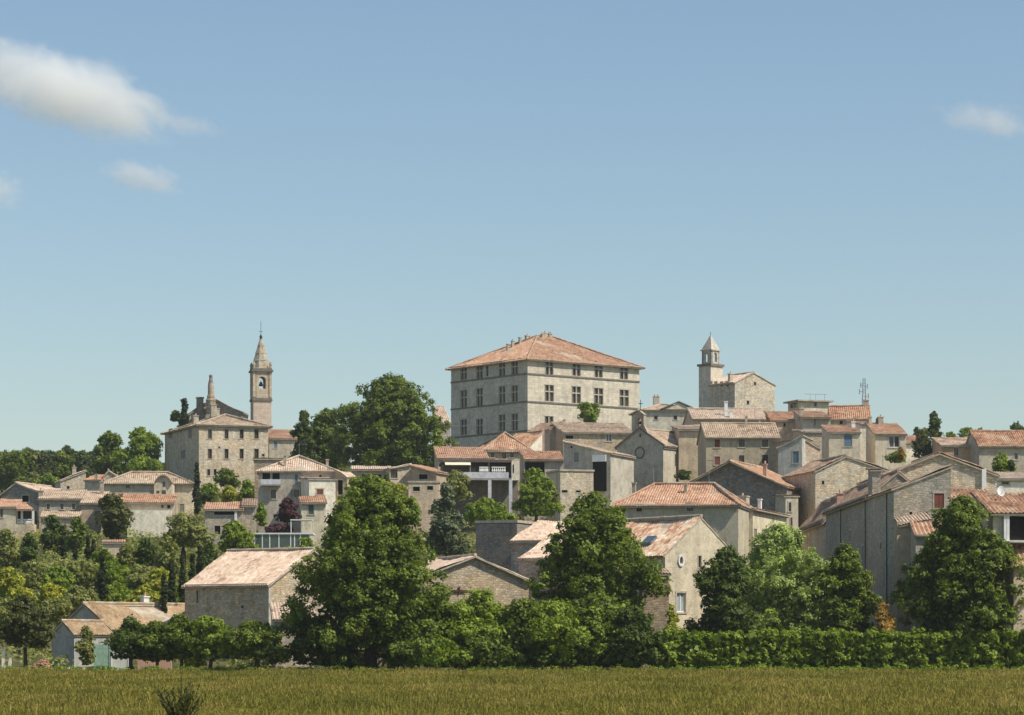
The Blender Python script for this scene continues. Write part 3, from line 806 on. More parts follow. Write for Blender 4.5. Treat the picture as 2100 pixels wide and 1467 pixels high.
for sg in (-1, 1):
    mb.face([(-.1, vm + sg * .75, zt - .6), (-.1, vm + sg * .75, zt + .5), (-.1, vm + sg * 1.5, zt - .75)]); mb.face([(.3, vm + sg * .75, zt - .6), (.3, vm + sg * .75, zt + .5), (.3, vm + sg * 1.5, zt - .75)])
    mb.face([(-.1, vm + sg * .75, zt + .5), (.3, vm + sg * .75, zt + .5), (.3, vm + sg * 1.5, zt - .75), (-.1, vm + sg * 1.5, zt - .75)])
bg_ = mb.obj('bell_gable', W('ashlar', BROWNW), h.root)
mb = MB(); mb.bar((.15, vm, zt + 2.4), (.15, vm, zt + 4.0), .05); mb.box(.12, .18, vm - .35, vm + .35, zt + 3.4, zt + 3.5); mb.obj('cross', IRON, bg_)
mb = MB(); mb.lathe((.15, vm, zt + .85), [(.24, -.22), (.2, 0), (.12, .2)], 10); mb.obj('bell', IRON, bg_)
mb = MB()     # round medallion on the front and coping along the gable
zc = WZ(930, 404) - h.z0
for i in range(20):
    t0, t1 = 2 * math.pi * i / 20, 2 * math.pi * (i + 1) / 20
    mb.bar((-.04, vm + .75 * math.cos(t0), zc + .75 * math.sin(t0)), (-.04, vm + .75 * math.cos(t1), zc + .75 * math.sin(t1)), .10)
mb.obj('medallion', DARK_TRIM, h.root)
mb = MB()
for A_, B_ in (((-.05, -.3, h.ze - .12), (-.05, vm, zt + .08)), ((-.05, h.Lv + .3, h.ze - .12), (-.05, vm, zt + .08))): mb.bar(A_, B_, .16, 4)
mb.obj('coping', DARK_TRIM, h.root)
mb = MB(); mb.box(-.02, h.Lu, -.16, .0, h.ze - .6, h.ze - .42); mb.obj('cornice', DARK_TRIM, h.root)

h = House('house', 'low stone house with salmon roof in front of the castle right wall', 'house', 1155, 440, 10, 886, xr=1300, Lv=9, wall=W('rubble', BEIGE))
h.roof('sb', 2.2, 'pink', period=.3, o=.4).win('u', 1249, 897, 12, 17, 'p').win('u', 1168, 897, 16, 7, 'd').walls(); h.aerial(.6,.8,2); h.chimney(.17, .95, .3, .5, pots=0); h.chimney(.42, .95, .35, .6, pots=0)
h = House('house', 'narrow grey flank of a lean-to leaning against the castle foot', 'house', 1127, 446, 28, 880, xr=1154, Lv=7, wall=W('plaster', GREYW)); h.roof('sr', 1.3, 'brown', o=.15, period=.3, cornice=False).walls()
h = House('house', 'white plastered gable end in front of the castle corner', 'house', 1078, 428, 34, 922, xr=1112, Lv=7, wall=W('plaster', WHITEW)); h.roof('sr', 2.7, 'red', o=.1, og=.1, period=.28, cornice=False).walls()
mb = MB(); mb.box(0, .42, 0, .42, 0, 14); tag(mb.obj('gate_pillar', flat_mat('pink_render', (.58, .36, .28), .85, .1), None), 'pink rendered post standing by the tall castle window', 'pillar')
bpy.data.objects['gate_pillar'].location = (WX(1111, 436), 436, WZ(868, 436) - 14)
h = House('house', 'small tall house with half gable and grey front left of the chapel', 'house', 1156, 382, -22, 931, xr=1252, Lv=9, wall=W('plaster', (.46, .43, .38)))
h.roof('sl', 1.7, 'pink', o=.3, period=.28, cornice=False).win('u', 1182, 938, 10, 20, 'c', GREYSH).win('u', 1172, 917, 4, 5, 'd').walls()
mb = MB(); x0, x1 = h.su(1216), h.su(1244); za, zb2 = WZ(947, 380) - h.z0, WZ(933, 380) - h.z0
mb.box(x0, x1, -.35, .01, za, zb2); mb.obj('lintel', WHITE, h.root)
mb = MB(); mb.box(x0, x1, -.06, -.002, WZ(1008, 380) - h.z0, za - .01); mb.obj('doorway', DARK, h.root)  # dark panel on the wall, painting the shade of the recess under the lintel
h = House('house', 'thin cream buttress house glued to the chapel left corner', 'house', 1246, 384, 25, 938, xr=1266, Lv=4, wall=W('plaster', WARM)); h.roof('sl', .5, 'brown', o=.35, period=.28, cornice=False).walls()
h = House('terrace_wall', 'sunlit rubble retaining wall under the small half-gabled house', 'wall', 1149, 372, 16, 966, xr=1217, Lv=6, wall=W('rubble', WARM)); h.roof('flat', 0, o=.12, cornice=False).win('u', 1158, 1008, 12, 5, 'd').win('u', 1186, 1008, 10, 4, 'd').walls()
h = House('house', 'small lower lean-to with red roof and dark opening right of the balcony house', 'house', 1076, 396, 6, 941, xr=1156, Lv=6, wall=W('plaster', GREYW)); h.roof('sb', 1.5, 'red', period=.28, o=.5).win('u', 1096, 961, 42, 26, 'd').walls()

h = House('house', 'long house with sloping orange roof right below the castle corner', 'house', 994, 408, 8, 921, xr=1088, xl=898, wall=W('rubble', BEIGE))
h.roof('gv', .1, 'orange', cornice=False) if 0 else h.roof('hip', 2.5, 'orange', o=.5, hi=2.6, period=.28)
h.win('u', 1034, 933, 8, 16, 'w').win('u', 1010, 934, 7, 9, 'w').win('u', 1050, 934, 7, 9, 'w').walls().chimney(.7, .35, .35, 1.4, pots=0)
h = House('house', 'lower wing with orange lean-to roof above the long balcony', 'house', 898, 402, 5, 939, xr=1000, Lv=8, wall=W('plaster', PINKW)); h.roof('sb', 2.1, 'orange', period=.28, o=.4).win('u', 926, 944, 5, 7, 'w').win('u', 954, 944, 5, 7, 'w').walls()
# balcony house in front
D = 388
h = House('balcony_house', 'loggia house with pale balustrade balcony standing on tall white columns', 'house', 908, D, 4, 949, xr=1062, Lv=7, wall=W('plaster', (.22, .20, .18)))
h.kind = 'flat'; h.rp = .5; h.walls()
z = lambda y: WZ(y, D) - h.z0; x = h.su
mb = MB(); mb.box(-.2, x(1046), -3.2, h.Lv, z(951), z(946)); h.roof_o = mb.obj('roof', flat_mat('dark_slab', (.14, .10, .09), .9), h.root)
mb = MB(); mb.box(0, x(1046), -3.0, -.005, z(987), z(983)); mb.obj('balcony_floor', flat_mat('grey_concrete', (.32, .31, .29), .9), h.root)
mb = MB(); mb.box(x(928), x(1040), -2.98, -2.86, z(983), z(971)); bal = mb.obj('parapet', flat_mat('pale_render', (.60, .60, .62), .85), h.root)
for x0_, x1_ in ((980, 998), (1005, 1034)):
    for i in range(7):
        xx = x0_ + (x1_ - x0_) * (i + .5) / 7; mb = MB(); mb.lathe((x(xx), -2.92, z(971)), [(.08, 0), (.13, .2), (.06, .45), (.1, .6)], 8); mb.obj('baluster', WHITE, bal)
    mb = MB(); mb.box(x(x0_), x(x1_), -3.0, -2.84, z(971) + .6, z(971) + .72); mb.obj('handrail', WHITE, bal)
for xx in (1001.5, 1044):
    mb = MB(); mb.box(x(xx) - .22, x(xx) + .22, -3.05, -2.6, 0, z(987)); mb.obj('column', flat_mat('pale_render', (.60, .60, .62), .85), h.root)
for xx in (962, 1000): mb = MB(); mb.box(x(xx) - .09, x(xx) + .09, -2.95, -2.75, z(971), z(951)); mb.obj('post', GREYSH, h.root)
mb = MB(); mb.box(x(1046), x(1062), -2.9, -.01, z(987), z(948)); mb.obj('corner_block', W('plaster', WHITEW), h.root)
mb = MB(); mb.box(x(1048.5), x(1051), -2.93, -2.9, z(972), z(955)); mb.obj('slot', DARK, h.root)
mb = MB(); A = [(x(910), -3.1, z(951.5)), (x(962), -3.1, z(951.5)), (x(962), -4.2, z(958)), (x(910), -4.2, z(958))]
mb.face(A[::-1]); mb.face([(p[0], p[1], p[2] + .03) for p in A]); mb.obj('awning', CREAM_CLOTH, h.root)
for xx, ww in ((940, 10), (972, 8), (1020, 10)):
    mb = MB(); mb.box(x(xx) - ww / 31., x(xx) + ww / 31., -.06, -.01, z(983), z(960)); mb.obj('french_window', GLASS, h.root)

# low house with pale roof edge in front of the big round tree
h = House('house', 'low house with long thin pale roof edge under the big round tree', 'house', 722, 384, 3, 962, xr=800, Lv=8, wall=W('plaster', GREYW))
h.roof('sb', .9, 'pale', period=.28, o=.5, cornice=False).win('u', 762, 977, 40, 8, 'd').walls()
h = House('house', 'sunlit cream house with brown grid window under the big round tree', 'house', 800, 381, 14, 959, xr=842, Lv=7, wall=W('plaster', CREAM))
h.roof('sr', .5, 'pale', o=.2, og=.3, period=.28, cornice=False).win('u', 808, 972, 14, 17, 'w').walls()
h = House('house', 'little house with drooping orange roof and shaded balcony beside the balcony house', 'house', 842, 380, -18, 968, xr=895, Lv=6, wall=W('plaster', BROWNW))
h.roof('sl', 1.0, 'orange', o=.3, og=.6, period=.28, cornice=False).win('u', 868, 978, 18, 10, 'd').walls()
h = House('terrace_wall', 'pale arcaded terrace wall below the drooping orange roof', 'wall', 838, 372, 4, 990, xr=900, Lv=3, wall=W('plaster', PINKW)); h.roof('flat', 0, o=.1, cornice=False).win('u', 854, 1003, 14, 9, 'd').win('u', 882, 1001, 12, 8, 'd').walls()

# ---- left centre: hipped grey house
h = House('house', 'grey hipped house with balcony recess and pyramid roof left of the tall front tree', 'house', 530, 370, 2, 965, xr=691, Lv=10, wall=W('plaster', (.47, .44, .39)))
h.roof('hip', 2.2, 'pale', o=.35, hi=5.0, period=.28)
h.win('u', 607.5, 983, 6.5, 20, 'c', BLUE).win('u', 561, 1014, 10, 18, 'w').win('u', 608, 1012, 10, 14, 'w', GREYSH).win('u', 657, 977, 5, 6, 'd')
h.win('u', 546, 976, 16, 16, 'd').win('u', 566, 976, 15, 16, 'd').walls()
h.aerial(.5,.5,1.6); h.chimney(.33, .2, .35, 1.2, pots=0); h.chimney(.86, .6, .35, 1.2, pots=0)
z = lambda y: WZ(y, 370) - h.z0; x = h.su
mb = MB(); mb.box(x(536), x(576), -.9, -.01, z(997), z(994.5)); bl = mb.obj('balcony', flat_mat('grey_concrete', (.32, .31, .29), .9), h.root)
mb = MB(); mb.box(x(536), x(576), -.9, -.85, z(994), z(984)); mb.obj('parapet', flat_mat('pale_render', (.60, .60, .62), .85), bl)
h = House('house', 'dark rubble lean-to with pale roof peeping over the grey hipped house', 'house', 522, 384, 2, 948, xr=585, Lv=5, wall=W('rubble', BROWNW)); h.roof('sf', .5, 'pink', o=.3, period=.28, cornice=False) ; h.walls()
h = House('house', 'bright cream annexe with red shuttered window on the grey hipped house', 'house', 634, 364, 14, 981, xr=688, Lv=6, wall=W('plaster', WHITEW)); h.roof('sb', .5, 'pale', o=.15, period=.28, cornice=False).win('u', 656, 1009, 13, 11, 'c', REDSH).walls()
h = House('house', 'small wing with drooping pale roof on dark posts right of the hipped house', 'house', 688, 368, -15, 978, xr=712, Lv=6, wall=W('plaster', BROWNW)); h.roof('sl', .9, 'pale', o=.15, og=.3, period=.28, cornice=False).win('u', 698, 1000, 10, 30, 'd').walls()
h = House('house', 'white cottage with bright red roof and green door below the cream annexe', 'house', 618, 350, 6, 1030, xr=668, Lv=5, wall=W('plaster', PALE)); h.roof('sb', .95, 'red', period=.26, o=.35).win('u', 638, 1045, 11, 20, 'c', flat_mat('green_shutters', (.05, .12, .11), .6)).walls()
# pergola and conservatory
t = thing('pergola', 'white flat pergola frame in front of the white cottage', 'pergola', (WX(595, 334), 334, WZ(1092, 334)))
mb = MB(); Lp = 45 * 334 / 6000; hp = 26 * 334 / 6000; mb.box(0, Lp, 0, 2.2, hp - .08, hp + .04); mb.obj('roof', WHITE, t)
for x_ in (.1, Lp * .62, Lp - .1): mb = MB(); mb.box(x_ - .05, x_ + .05, .05, .15, -2, hp - .08); mb.obj('post', WHITE, t)
t = thing('conservatory', 'long glass conservatory with white flat roof edge above the barn', 'conservatory', (WX(520, 322), 322, WZ(1142, 322)))
k = 322 / 6000
mb = MB(); mb.box(-.2, 122 * k, -.1, 4, 46 * k, 49 * k); mb.obj('roof', WHITE, t)
for i, x_ in enumerate((2, 18, 33, 52, 76, 84, 96, 115)):
    mb = MB(); mb.box(x_ * k - .06, x_ * k + .06, 0, .12, -2, 46 * k); mb.obj('post', WHITE, t)
mb = MB(); mb.box(0, 116 * k, .04, .08, 8 * k, 46 * k); mb.obj('pane', flat_mat('green_glass', (.07, .10, .09), .1, .6, .3), t)
mb = MB(); mb.box(0, 116 * k, .02, .2, -2, 8 * k); mb.obj('sill_wall', flat_mat('blue_grey_panel', (.36, .42, .42), .8), t)
# shed with open gallery
h = House('barn', 'low rubble barn with open dark gallery and arched doorway beside the cypress', 'barn', 420, 360, 4, 1044, xr=497, Lv=8, wall=W('rubble', GREYW))
h.roof('sb', 1.25, 'orange', period=.27, o=.4).win('u', 460, 1051, 42, 10, 'd').win('u', 446, 1087, 12, 17, 'd').walls()
mb = MB(); mb.box(h.su(481), h.su(486), -.25, -.01, 0, h.ze - .2); mb.obj('post', WHITE, h.root)
House('shed', 'short dark roofed lean-to attached to the gallery barn on its right', 'shed', 497, 362, 4, 1036, xr=524, Lv=6, wall=W('rubble', GREYW)).roof('sb', 1.0, 'brown', period=.27, o=.4).walls()

# ---- left cluster
h = House('house', 'cream house with arched pediment dormer and rust roof at the left', 'house', 212, 402, 4, 990, xr=395, Lv=9, wall=W('plaster', CREAM))
h = h
h.roof('hip', 1.75, 'pink', o=.45, hi=3.6, period=.28).win('u', 373, 1043, 9, 18, 'c', GREYSH).win('u', 262, 997, 7, 7, 'w').walls().chimney(.5, .75, .9, .8)
t_ = h
mb = MB(); ya, yb = 0.3, 0
D0 = 397
t = thing('house', 'narrow cream house front with rounded gable top and dark moulding', 'house', (WX(316, D0), D0, 12), R(3))
k = D0 / 6000; zz = lambda y: WZ(y, D0) - 12
Wd = 37 * k; mb = MB(); n = 12
prof = [(0, zz(993))] + [(Wd * (i / n), zz(993) + (zz(976) - zz(993)) * math.sin(math.pi * i / n) ** .8) for i in range(1, n)] + [(Wd, zz(993))]
mb.face([(0, 0, 0), (Wd, 0, 0)] + [(p[0], 0, p[1]) for p in prof[::-1]]); mb.face([(p[0], 5, p[1]) for p in prof] + [(Wd, 5, 0), (0, 5, 0)])
mb.face([(0, 0, 0), (0, 0, prof[0][1]), (0, 5, prof[0][1]), (0, 5, 0)]); mb.face([(Wd, 0, 0), (Wd, 5, 0), (Wd, 5, prof[-1][1]), (Wd, 0, prof[-1][1])])
mb.obj('wall', W('plaster', WARM), t)
mb = MB()
for i in range(n):
    p, q = prof[i], prof[i + 1]
    mb.face([(p[0], -.35, p[1]), (q[0], -.35, q[1]), (q[0], 5.1, q[1] + .02), (p[0], 5.1, p[1] + .02)]); mb.face([(p[0], -.35, p[1] + .2), (q[0], -.35, q[1] + .2), (q[0], 5.1, q[1] + .2), (p[0], 5.1, p[1] + .2)])
    mb.face([(p[0], -.35, p[1]), (q[0], -.35, q[1]), (q[0], -.35, q[1] + .2), (p[0], -.35, p[1] + .2)])
mb.obj('roof', roof_mat('brown', .28), t)
for wx, wy, ww, hh in ((20, 993, 4.5, 11), (20, 1012, 8, 13), (8, 1009, 6, 5)):
    mb = MB(); mb.box((wx - ww / 2) * k, (wx + ww / 2) * k, -.03, .02, zz(wy + hh / 2), zz(wy - hh / 2)); mb.obj('window', GLASS, t)
h = House('house', 'low house with rust tiled roof and bright white lower wall at the left', 'house', 208, 376, 4, 1030, xr=356, Lv=8, wall=W('plaster', GREYW))
h.roof('sb', 1.5, 'red', period=.27, o=.4).win('u', 333, 1038, 5, 8, 'w').win('u', 346, 1039, 6, 8, 'd').walls()
mb = MB(); mb.box(h.su(262), h.su(352), -1.0, -.01, 0, WZ(1047, 376) - h.z0); mb.obj('lower_wall', W('plaster', WHITEW), h.root)
h = House('house', 'shaded house with several small windows and wide orange roof at the left', 'house', 80, 386, 5, 1022, xr=168, Lv=9, wall=W('rubble', GREYW))
h.roof('sb', 1.6, 'pink', period=.27, o=.4)
for x_ in (99, 127, 151): h.win('u', x_, 1039, 6, 11, 'w')
h.walls().chimney(.02, .2, .6, .8)
h = House('house', 'small brownish house with orange roof squeezed beside the rust roof', 'house', 166, 384, 3, 1031, xr=210, Lv=9, wall=W('plaster', BROWNW)); h.roof('sb', 2.0, 'pink', period=.27, o=.3).walls().chimney(.75, .8, .5, 1.6)
House('shed', 'lean-to with lit orange roof just under the house with small windows', 'shed', 84, 372, 3, 1059, xr=160, Lv=3, wall=W('rubble', GREYW)).roof('sb', .8, 'pink', period=.27, o=.3).walls()
h = House('house', 'upper terrace house with brick red roof and dark window at the left', 'house', 174, 432, -10, 984, xr=213, Lv=6, wall=W('plaster', GREYW)); h.roof('sb', 1.1, 'red', period=.28, o=.3).win('u', 197, 978, 4, 8, 'd').walls()
h = House('house', 'pale stepped stone house climbing behind the left cluster of roofs', 'house', 124, 436, 16, 985, xr=176, Lv=6, wall=W('rubble', CREAM)); h.roof('sr', 1.5, 'pale', o=.1, period=.28, cornice=False).win('u', 140, 1000, 5, 6, 'd').walls().chimney(.6, .3, .6, 1.2)
h = House('house', 'small grey gable to the right of the brick red upper roof', 'house', 212, 432, 6, 976, xr=242, Lv=6, wall=W('rubble', GREYW)); h.roof('gv', .9, 'pink', o=.2, rp=.35, period=.28, cornice=False).walls()
h = House('house', 'dark stone gable house at the far left with arched window', 'house', 2, 402, -16, 1013, xr=88, Lv=11, wall=W('rubble', DGREY)); h.roof('gv', 1.55, 'pale', o=.4, rp=.36, period=.28, cornice=False).win('u', 52, 1023, 14, 13, 'd').walls()
House('shed', 'low pale roofed outbuilding between the dark gable and the wide orange roof', 'shed', 88, 405, 3, 1010, xr=118, Lv=5, wall=W('rubble', BROWNW)).roof('sb', .8, 'pale', period=.28, o=.3).walls()
h = House('house', 'cream cottage with hipped orange roof and white pillared porch at the left edge', 'house', -8, 368, 4, 1039, xr=32, Lv=7, wall=W('plaster', CREAM)); h.roof('sb', 1.3, 'orange', period=.26, o=.35).win('u', 3, 1052, 5, 18, 'w').walls()
h2 = h
x = h.su; z = lambda y: WZ(y, 368) - h.z0
mb = MB(); roof_plane(mb, (x(31), -.3, z(1045)), (x(70), -.3, z(1045)), (x(46), 4.5, z(1027)), (x(31), 4.5, z(1026)), .26); mb.obj('porch_roof', [roof_mat('orange', .26), MORTAR], h.root)
mb = MB(); mb.box(x(32), x(69), .4, 5, 0, z(1074)); pf = mb.obj('porch_base', W('rubble', WARM), h.root)
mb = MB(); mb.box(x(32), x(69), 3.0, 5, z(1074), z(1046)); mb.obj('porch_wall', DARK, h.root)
for xx in (44, 67): mb = MB(); mb.box(x(xx) - .14, x(xx) + .14, .45, .7, z(1074), z(1046)); mb.obj('column', WHITE, h.root)
mb = MB()
for i in range(12): mb.lathe((x(35 + i * 2.8), .55, z(1074)), [(.06, 0), (.1, .2), (.05, .4), (.07, .5)], 6)
mb.box(x(33), x(68), .45, .65, z(1074) + .5, z(1074) + .6); mb.obj('railing', WHITE, h.root)
h = House('shed', 'tiny garden shed with brick red roof among the shrubs on the slope', 'shed', 210, 308, 5, 1111, xr=252, Lv=2.5, wall=W('plaster', PINKW)); h.roof('sb', .35, 'red', period=.25, o=.2, cornice=False).walls()

# modern house at the field edge (left)
h = House('bungalow', 'modern grey bungalow with plain tan roof at the left field edge', 'bungalow', 229, 244, 48, 1288, Lu=14, xl=118, wall=W('plaster', (.42, .42, .42)), zb=-.4)
h.roof('gu', 2.1, 'tan', o=.25, og=.2, period=.24, cornice=False).walls(); h.chimney(.5, .55, .6, .9, m=WHITE); 
h = House('garage', 'small grey gabled wing with tan roof joined to the bungalow front', 'garage', 152, 236, 42, 1299, xr=232, xl=106, wall=W('plaster', (.42, .42, .42)), zb=-.4)
h.roof('gu', 1.0, 'tan', o=.2, og=.15, period=.24, cornice=False).win('u', 185, 1335, 16, 30, 'd').walls()
for lab, x0, x1, y0, y1, mt in (('white panelled garden gate right of the small grey wing', 229, 262, 1337, 1361, WHITE),
                               ('low pink rendered wall under the fig trees', 282, 352, 1347, 1359, flat_mat('pink_render', (.58, .36, .28), .85, .1)),
                               ('pale green garden gate beside the small grey wing', 196, 224, 1322, 1362, flat_mat('pale_green_paint', (.30, .48, .36), .7))):
    D = 230 if 'pink' not in lab else 229; k = D / 6000
    gate = 'gate' in lab
    nm = 'garden_gate' if gate else 'garden_wall'
    t = thing(nm, lab, 'gate' if gate else 'wall', (WX(x0, D), D, -.1))
    Lw = (x1 - x0) * k; Hw = WZ(y0, D) + .1
    if gate:
        mb = MB()
        for i in range(9): mb.box(Lw * i / 9, Lw * (i + .86) / 9, 0, .03, .1, Hw)
        mb.obj('boards', mt, t); mb = MB(); mb.box(0, Lw, .032, .08, .4, .5); mb.box(0, Lw, .032, .08, Hw - .4, Hw - .3); mb.obj('rails', mt, t)
        for xx in (-.12, Lw): mb = MB(); mb.box(xx, xx + .12, -.04, .1, 0, Hw + .1); mb.obj('post', mt, t)
    else:
        mb = MB(); mb.box(0, Lw, 0, .3, 0, Hw - .1); mb.obj('wall', mt, t); mb = MB(); mb.box(-.05, Lw + .05, -.05, .35, Hw - .1, Hw); mb.obj('coping', mt, t)
# brick heap and white posts
D = 228
mb = MB(); rq = random.Random(3)
for i in range(420):
    u = rq.uniform(-1, 1); v_ = rq.uniform(-1, 1); hh = max(0, 1 - abs(u) ** 1.6) * (1 - .5 * abs(v_)) * 1.15 * (1 + .25 * math.sin(u * 5))
    c = (u * .85, v_ * .7, rq.uniform(.0, 1) * hh + .05); a_ = rq.uniform(0, 3.14); ca, sa = math.cos(a_), math.sin(a_)
    T = lambda x_, y_, z_: (c[0] + x_ * ca - y_ * sa, c[1] + x_ * sa + y_ * ca, c[2] + z_)
    mb.box(-.13, .13, -.06, .06, -.035, .035, 0, T)
o = mb.obj('brick_heap', roof_mat('orange', .24), None); o.location = (WX(84, D), D, 0); tag(o, 'heap of broken orange bricks at the field edge by the bungalow', 'brick heap', kind='stuff')
for i, (px, y0, wd) in enumerate(((7, 1330, 7), (20, 1343, 6))):
    t = thing('gate_post', ('tall', 'short')[i] + ' pale gate post at the left end of the field edge', 'post', (WX(px, D), D, 0))
    w_ = wd * D / 6000; hh = WZ(y0, D)
    mb = MB(); mb.box(-w_ / 2, w_ / 2, 0, w_, -.2, hh - .12); mb.obj('shaft', W('plaster', WHITEW), t); mb = MB(); mb.box(-w_ / 2 - .05, w_ / 2 + .05, -.05, w_ + .05, hh - .12, hh); mb.obj('cap', W('plaster', WHITEW), t)
for i, px in enumerate((140, 171)):
    mb = MB(); k = .12; mb.lathe((0, 0, 0), [(.12, 0), (.14, .1), (.14, .32), (.1, .38)], 10); o = mb.obj('marker_stone', W('plaster', WHITEW)); o.location = (WX(px, 222), 222, 0)
    tag(o, ('left', 'right')[i] + ' of two small white marker stones in the grass before the bungalow', 'stone', 'marker stones at the field edge')

# ---- barns behind the field edge
h = House('barn', 'big old barn with shaded plank-grey side and pale pink tiled roof', 'barn', 551, 242, 55, 1196, xl=379, Lu=11.5, wall=W('rubble', BEIGE), zb=-.4)
h.roof('gv', 3.0, 'pale', o=.35, og=.2, period=.25).win('v', 405, 1224, 4, 26, 'slit').win('v', 497, 1245, 5, 6, 'd').walls()
mb = MB(); mb.box(-.02, .32, -.03, .0, 0, h.ze - .4); mb.box(-.03, .0, -.0, .3, 0, h.ze - .4); mb.obj('quoin', STONE_TRIM, h.root)
h = House('shed', 'little annexe with pale lean-to roof against the gable of the big barn', 'shed', 562, 235, 8, 1268, xr=646, Lv=4.2, wall=W('plaster', GREYW), zb=-.4)
h.roof('sb', 1.3, 'pale', o=.35, og=.15, period=.25).walls()
h = House('barn', 'rubble barn with wide low gable framed by dark verge between the front trees', 'barn', 846, 243, 18, 1187, xr=1084, Lv=11, wall=W('rubble', BEIGE), zb=-.4)
h.roof('gv', 2.0, 'pale', o=.3, og=.35, rp=.53, period=.25).walls()
x = h.su; z = lambda y: WZ(y, 244) - h.z0
mb = MB(); mb.box(x(920), x(958), -.14, -.03, z(1214), z(1210)); mb.box(x(940), x(943), -.14, -.03, z(1218), z(1203)); mb.obj('beam_end', WOOD, h.root)
h = House('ruin', 'tall flat-topped dark rubble wall block behind the wide gabled barn', 'ruin', 976, 268, -22, 1073, xr=1060, Lv=7, wall=W('rubble', DGREY)); h.roof('flat', 0, o=.1, cornice=False).walls()
h = House('house', 'upper pink roofed house stepping out of the dark wall block', 'house', 1048, 262, -24, 1108, xr=1150, Lv=6, wall=W('rubble', GREYW)); h.roof('sb', 1.9, 'pale', o=.3, og=.1, period=.25).walls()
h = House('house', 'lower pink roofed house half hidden by the middle front tree', 'house', 1064, 254, -24, 1144, xr=1170, Lv=6, wall=W('rubble', GREYW)); h.roof('sb', 1.9, 'pale', o=.3, og=.1, period=.25).walls()

# white-ish gable house in front centre
h = House('house', 'pale gabled house with multicoloured tile roof, oval window and skylight', 'house', 1364, 238, 38, 1134, xr=1511, Lv=12.5, wall=W('plaster', CREAM), zb=-.4)
h.roof('gv', 3.1, 'mixed', o=.3, og=.05, rp=.5, period=.25, cornice=False)
h.win('u', 1396, 1150, 7, 11, 'd').win('u', 1435, 1152, 6, 24, 'd').win('u', 1431, 1176, 3, 12, 'd').win('u', 1397, 1236, 18, 40, 'door', flat_mat('blue_grey_panel', (.36, .42, .42), .8)).walls()
x = h.su
ox, _, dp = h.loc('u', 1396, 1150); oz = WZ(1150, dp) - h.z0
mb = MB()
for i in range(18):
    t0, t1 = 2 * math.pi * i / 18, 2 * math.pi * (i + 1) / 18
    mb.bar((ox + .26 * math.cos(t0), -.05, oz + .42 * math.sin(t0)), (ox + .26 * math.cos(t1), -.05, oz + .42 * math.sin(t1)), .10, 4)
mb.obj('window_surround', WHITE, h.root)
# skylight on the left slope
m_ = 3.1 / (h.Lu / 2); yv = h.sv(1300); xv = 1.4
mb = MB(); sl = lambda x_, y_, u_: (x_, y_, h.ze + m_ * x_ + u_)
P = [(xv - .35, yv - .9), (xv + .35, yv - .9), (xv + .35, yv + .3), (xv - .35, yv + .3)]
mb.face([sl(*p, .16) for p in P], 0)
for i in range(4):
    p, q = P[i], P[(i + 1) % 4]; mb.face([sl(*p, -.05), sl(*q, -.05), sl(*q, .16), sl(*p, .16)], 1)
mb.obj('skylight', [flat_mat('skylight_glass', (.10, .14, .20), .1, .8), GREYSH], h.roof_o)
mb = MB()   # sloping buttress at the corner
w1, w0 = .9, .05
mb.face([(0, -.02, 4), (-.9, -.02, 0), (0, -.02, 0)]); mb.face([(0, .9, 4), (0, .9, 0), (-.9, .9, 0)]); mb.face([(0, -.02, 4), (0, .9, 4), (-.9, .9, 0), (-.9, -.02, 0)])
mb.obj('buttress', W('plaster', CREAM), h.root)
House('shed', 'tiny pink roofed lean-to tucked against the left of the pale gabled house', 'shed', 1318, 234, 6, 1175, xr=1372, Lv=2, wall=W('rubble', BROWNW), zb=-.4).roof('sb', .4, 'pale', o=.2, period=.25, cornice=False).walls()

# long house above it
h = House('house', 'wide plain house with long orange hipped roof behind the pale gabled house', 'house', 1514, 292, 78, 1033, xr=1546, xl=1256, wall=W('plaster', (.50, .46, .36)))
h.roof('hip', 2.4, 'orange', o=.45, hi=3.3, period=.26)
h.win('v', 1311, 1043, 11, 13, 'c', WOOD).win('v', 1415, 1041, 12, 15, 'w').win('v', 1300, 1090, 9, 20, 'w').walls()
h.aerial(.5,.75,1.8); h.aerial(.5,.3,2.5); h.chimney(.45, .9, .5, 1.6, pots=0); h.chimney(.3, .46, .4, .8, pots=0)
mb = MB(); q = h.sv(1465); mb.box(-.16, .0, q - .12, q + .12, 0, h.ze - 2.4); mb.obj('pilaster', STONE_TRIM, h.root)
h = House('house', 'long side wing with lit cream lower wall and a row of narrow windows', 'house', 1544, 300, 73, 1042, xr=1613, Lv=6, wall=W('plaster', (.62, .57, .44)))
h.roof('sb', .9, 'orange', o=.45, period=.26)
for x_, y_ in ((1545.5, 1094), (1566, 1095), (1588, 1096)): h.win('u', x_ if x_ > 1547 else 1549, y_, 5.5, 17, 'c', GREYSH)
h.walls().chimney(.35, .4, 1.6, 1.2); h.chimney(.85, .4, .5, 1.3, m=WHITE, pots=0)
h = House('house', 'narrow cream house slice with tall slit window beside the dark gable house', 'house', 1611, 322, 10, 1016, xr=1637, Lv=9, wall=W('plaster', CREAM)); h.roof('sb', .5, 'brown', o=.1, period=.26, cornice=False).win('u', 1623, 1080, 4, 36, 'c', REDSH).win('u', 1620, 1040, 5, 18, 'w').walls()
# dark stone gable house
h = House('house', 'dark rubble gable house with thin lit roof verge and pink chimney', 'house', 1398, 330, -20, 1000, xr=1614, Lv=12, wall=W('rubble', DGREY))
h.roof('gv', 2.9, 'orange', o=.3, og=.7, rp=.47, period=.27, cornice=False).walls(); h.chimney(.78, .05, .4, 1.3, m=flat_mat('pink_render', (.58, .36, .28), .85, .1))
